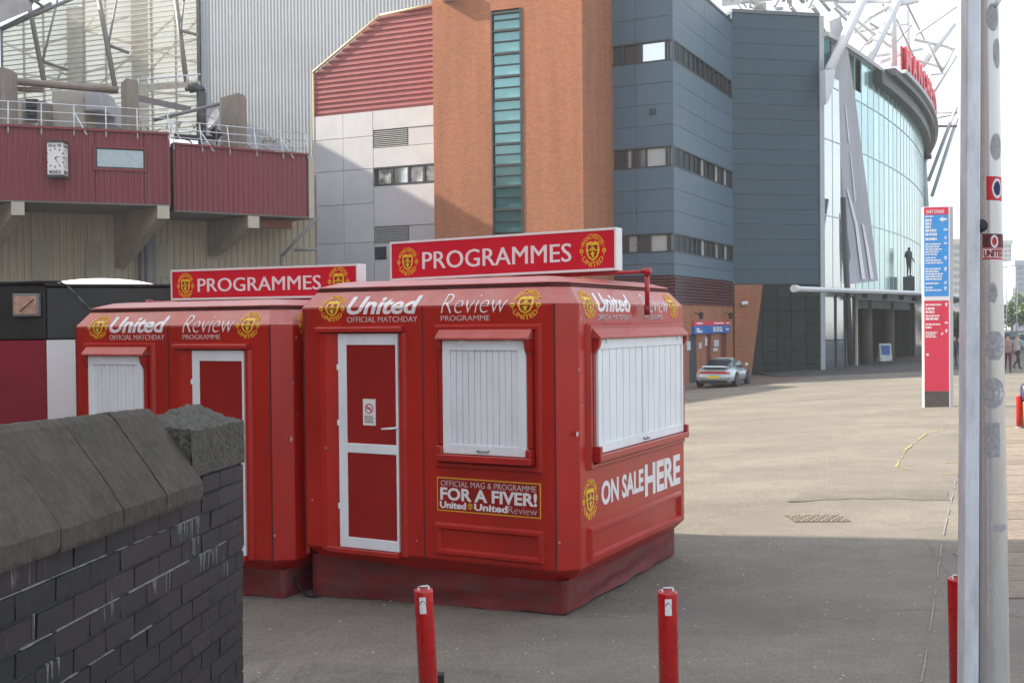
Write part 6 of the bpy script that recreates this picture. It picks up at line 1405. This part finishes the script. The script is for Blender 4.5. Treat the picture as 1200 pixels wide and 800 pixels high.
p3 = AT(1119, 402, 62); p3.z = gz(p3.x, p3.y); person('person', 'distant figure in dark clothes between the totem and the square post', 'person', p3, R(20), 1.7, stand, SKIN, JEAN, JEAN, HAIR)
sx = AT(1064.5, 340, 80); stt = thing('statue', 'dark bronze statue of a standing man on a plinth above the entrance canopy', 'statue', sx)
person_h = (AT(1065, 288, 80).z-AT(1065, 324, 80).z)
sp_ = person('statue_figure', 'x', 'x', AT(1065, 324.5, 80), R(205), person_h, stand, SKIN, SKIN, SKIN, HAIR, single=BRONZE)
ch = sp_.children[0]; me = ch.data; off = TM[sp_.name].translation-TM[stt.name].translation
ch.parent = stt; ch.location = off; bpy.data.objects.remove(sp_)
a = AT(1060, 340, 80); b = AT(1070, 324, 80); mb = MB(); mb.box(a.x, b.x, 80-.35, 80.35, a.z-.3, b.z); mb.build('plinth', BRONZE, stt, bevel=.02)

# ================================================================== FAR RIGHT BACKGROUND
def tower(label, x0, x1, ytop, Y, m_, fl, cols, dep=14, zbase=0):
    a, b = AT(x0, 380, Y), AT(x1, 380, Y); zt_ = AT(x0, ytop, Y).z
    t = thing('far_building', label, 'building', (a.x, Y, 0))
    mb = MB(); mb.box(a.x, b.x, Y, Y+dep, -1, zt_); mb.build('wall', m_, t)
    mb = MB(); mb.box(a.x-.3, b.x+.3, Y-.3, Y+dep, zt_+.01, zt_+1.2); mb.build('roof_edge', m_, t)
    ff = zt_/fl; cw = (b.x-a.x)/cols
    for i in range(1, fl):
        for j in range(cols):
            mb = MB(); mb.box(a.x+cw*(j+.18), a.x+cw*(j+.82), Y-.15, Y-.02, ff*i+ff*.25, ff*i+ff*.75); mb.build('window', mat('far_window', (.22, .27, .33), .3), t)
    return t
PALE = mat('pale_render', (.50, .50, .48), .8); GREEN = mat('pale_green_tower', (.52, .58, .56), .7); BLG = mat('blue_grey_tower', (.34, .40, .48), .6)
tower('beige office block in the haze between the totem and the square post', 1114, 1126, 286, 260, PALE, 12, 3)
tower('slim pale tower block in the haze just right of the steel column', 1168, 1185.5, 286, 330, GREEN, 18, 4)
tower('blue grey block with many windows at the right edge', 1190, 1215, 311, 270, BLG, 12, 6)
tower('low cream block below the pale towers at the right edge', 1172, 1230, 352, 300, PALE, 4, 12)
tower('low grey brick terrace far beyond the totem', 1100, 1150, 368, 210, PALE, 3, 8)
def tree(label, px, pb, Y, h, cr, tr=.2):
    p = AT(px, pb, Y); p.z = 0
    t = thing('tree', label, 'tree', p, group='trees beyond the road')
    mb = MB(); mb.tube((p.x, p.y, 0), (p.x, p.y, h*.55), tr, tr*.5, n=8)
    for k in range(6): a_ = k*1.05; mb.tube((p.x, p.y, h*(.35+.03*k)), (p.x+cr*.6*math.cos(a_), p.y+cr*.6*math.sin(a_), h*(.6+.04*k)), tr*.35, tr*.12, n=5)
    mb.build('trunk', TRUNK, t)
    mb = MB(); rnd = random.Random(px); cl = [(rnd.gauss(0, .45)*cr, rnd.gauss(0, .45)*cr, h*.66+rnd.gauss(0, .16)*h) for _ in range(12)]
    for k in range(1500):
        c = rnd.choice(cl); d = Vector((rnd.gauss(0, 1), rnd.gauss(0, 1), rnd.gauss(0, 1))).normalized()*cr*.42*rnd.random()**.4; q_ = Vector((p.x+c[0], p.y+c[1], c[2]))+d; s = .16+.12*rnd.random(); u = Vector((rnd.gauss(0, 1), rnd.gauss(0, 1), rnd.gauss(0, 1))).normalized()*s; v = u.orthogonal().normalized()*s*.8
        mb.poly([q_-u, q_+v, q_+u, q_-v])
    mb.build('crown', LEAF, t)
tree('rounded tree beyond the parked blue car at the right edge', 1186, 385, 150, 5.0, 2.6)
tree('bushy tree right of the flag poles at the right edge', 1202, 385, 140, 4.5, 2.6)
tree('low tree seen between the totem and the square post', 1121, 385, 120, 3.0, 2.0)
# blue car partly in view, lamp posts, shop sign
def simple_car(label, p, ang, m_):
    M = Matrix.Translation(Vector((p.x, p.y, 0))) @ Matrix.Rotation(ang, 4, 'Z'); c = thing('parked_car', label, 'car', mtx=M)
    secs = []
    for y, w, z0, z1 in ((0, .7, .35, .7), (.2, .84, .25, .85), (1.2, .87, .2, .92), (3.0, .87, .2, .9), (3.9, .82, .25, .78), (4.2, .65, .35, .6)):
        secs.append([(-w, y, z0), (-w, y, z0+(z1-z0)*.7), (-w*.8, y, z1), (w*.8, y, z1), (w, y, z0+(z1-z0)*.7), (w, y, z0)])
    mb = MB(); loft(mb, secs, close=True); mb.build('body', m_, c, world=False)
    secs = [[(-w, y, .88), (-w*.85, y, z), (w*.85, y, z), (w, y, .88)] for y, w, z in ((.3, .72, .95), (.9, .70, 1.38), (2.2, .70, 1.42), (3.0, .72, .95))]
    mb = MB(); loft(mb, secs); mb.build('glasshouse', mat('car_glass', (.10, .14, .16), .08), c, world=False)
    for s in (-1, 1):
        for y in (.8, 3.3): mb = MB(); mb.lathe([(.1, -.1), (.31, -.1), (.31, .1), (.1, .1)], (s*.78, y, .31), axis='x', n=16); mb.build('wheel', BLACK, c, world=False)
pc = AT(1188, 388, 82); simple_car('light blue parked car behind the pedestrians at the right edge', pc, R(-75), mat('light_blue_paint', (.14, .32, .42), .3, coat=.5))
pc = AT(1172, 392, 95); simple_car('dark parked car hidden mostly behind the steel column', pc, R(-70), mat('dark_purple_paint', (.06, .04, .08), .3, coat=.5))
for px, top, lab in ((1179, 338, 'thin pale flag pole right of the steel column, left of its pair'), (1191, 332, 'thin pale flag pole right of the steel column, right of its pair')):
    a = AT(px, 388, 100); b = AT(px+1, top, 100); mb = MB(); mb.tube((a.x, 100, 0), b, .05, .04, n=6); tag(mb.build('flag_pole', GALV), lab, 'pole')
ss = AT(1121, 371, 140); t = thing('shop_front', 'distant building front with a red fascia beyond the totem', 'shop', (ss.x, 140, 0))
mb = MB(); mb.box(ss.x-1.3, ss.x+2.5, 140, 146, 0, AT(1121, 371, 140).z); mb.build('wall', PALE, t); mb = MB(); mb.box(ss.x-.6, ss.x+1.6, 139.8, 139.99, AT(1121, 388, 140).z, AT(1121, 372, 140).z); mb.build('fascia', TOTRED, t)
# litter bin at the right edge
bn = G(1205, 502); t = thing('litter_bin', 'navy topped orange litter bin cut off by the right edge', 'bin', (bn.x, bn.y, bn.z))
mb = MB(); mb.lathe([(.13, 0), (.14, .55), (.14, .6)], (bn.x, bn.y, bn.z), n=20); mb.build('bin_body', mat('orange_plastic', (.60, .22, .05), .5), t)
mb = MB(); mb.lathe([(.15, .6), (.16, .66), (.16, .92), (.12, .98), (.02, 1.0)], (bn.x, bn.y, bn.z), n=20); mb.build('bin_hood', mat('navy_plastic', (.03, .03, .09), .4), t)

# loose litter and chips on the near asphalt
random.seed(3); mb = MB()
for k in range(70):
    p = G(random.uniform(300, 1100), random.uniform(640, 797)); s = random.uniform(.004, .013); a_ = random.uniform(0, 3.1)
    mb.prism([(p.x+s*math.cos(a_+j*2.1), p.y+s*math.sin(a_+j*2.1), p.z+.001) for j in range(3)], (0, 0, .005))
o = mb.build('loose_grit', mat('pale_grit', (.6, .58, .54), .9)); o['kind'] = 'stuff'; o['label'] = 'pale grit and chips scattered over the near asphalt'; o['category'] = 'grit'

# ================================================================== HAZE
hz = MB(); hz.box(-100, 420, -70, 900, -2.2, 45); h_ = hz.build('haze', [])
m = bpy.data.materials.new('haze_air'); m.use_nodes = True; m.node_tree.nodes.clear(); o_ = m.node_tree.nodes.new('ShaderNodeOutputMaterial'); pv = m.node_tree.nodes.new('ShaderNodeVolumePrincipled')
pv.inputs['Density'].default_value = .0007; pv.inputs['Color'].default_value = (.93, .96, 1, 1); m.node_tree.links.new(pv.outputs[0], o_.inputs['Volume'])
h_.data.materials.append(m); h_['kind'] = 'stuff'
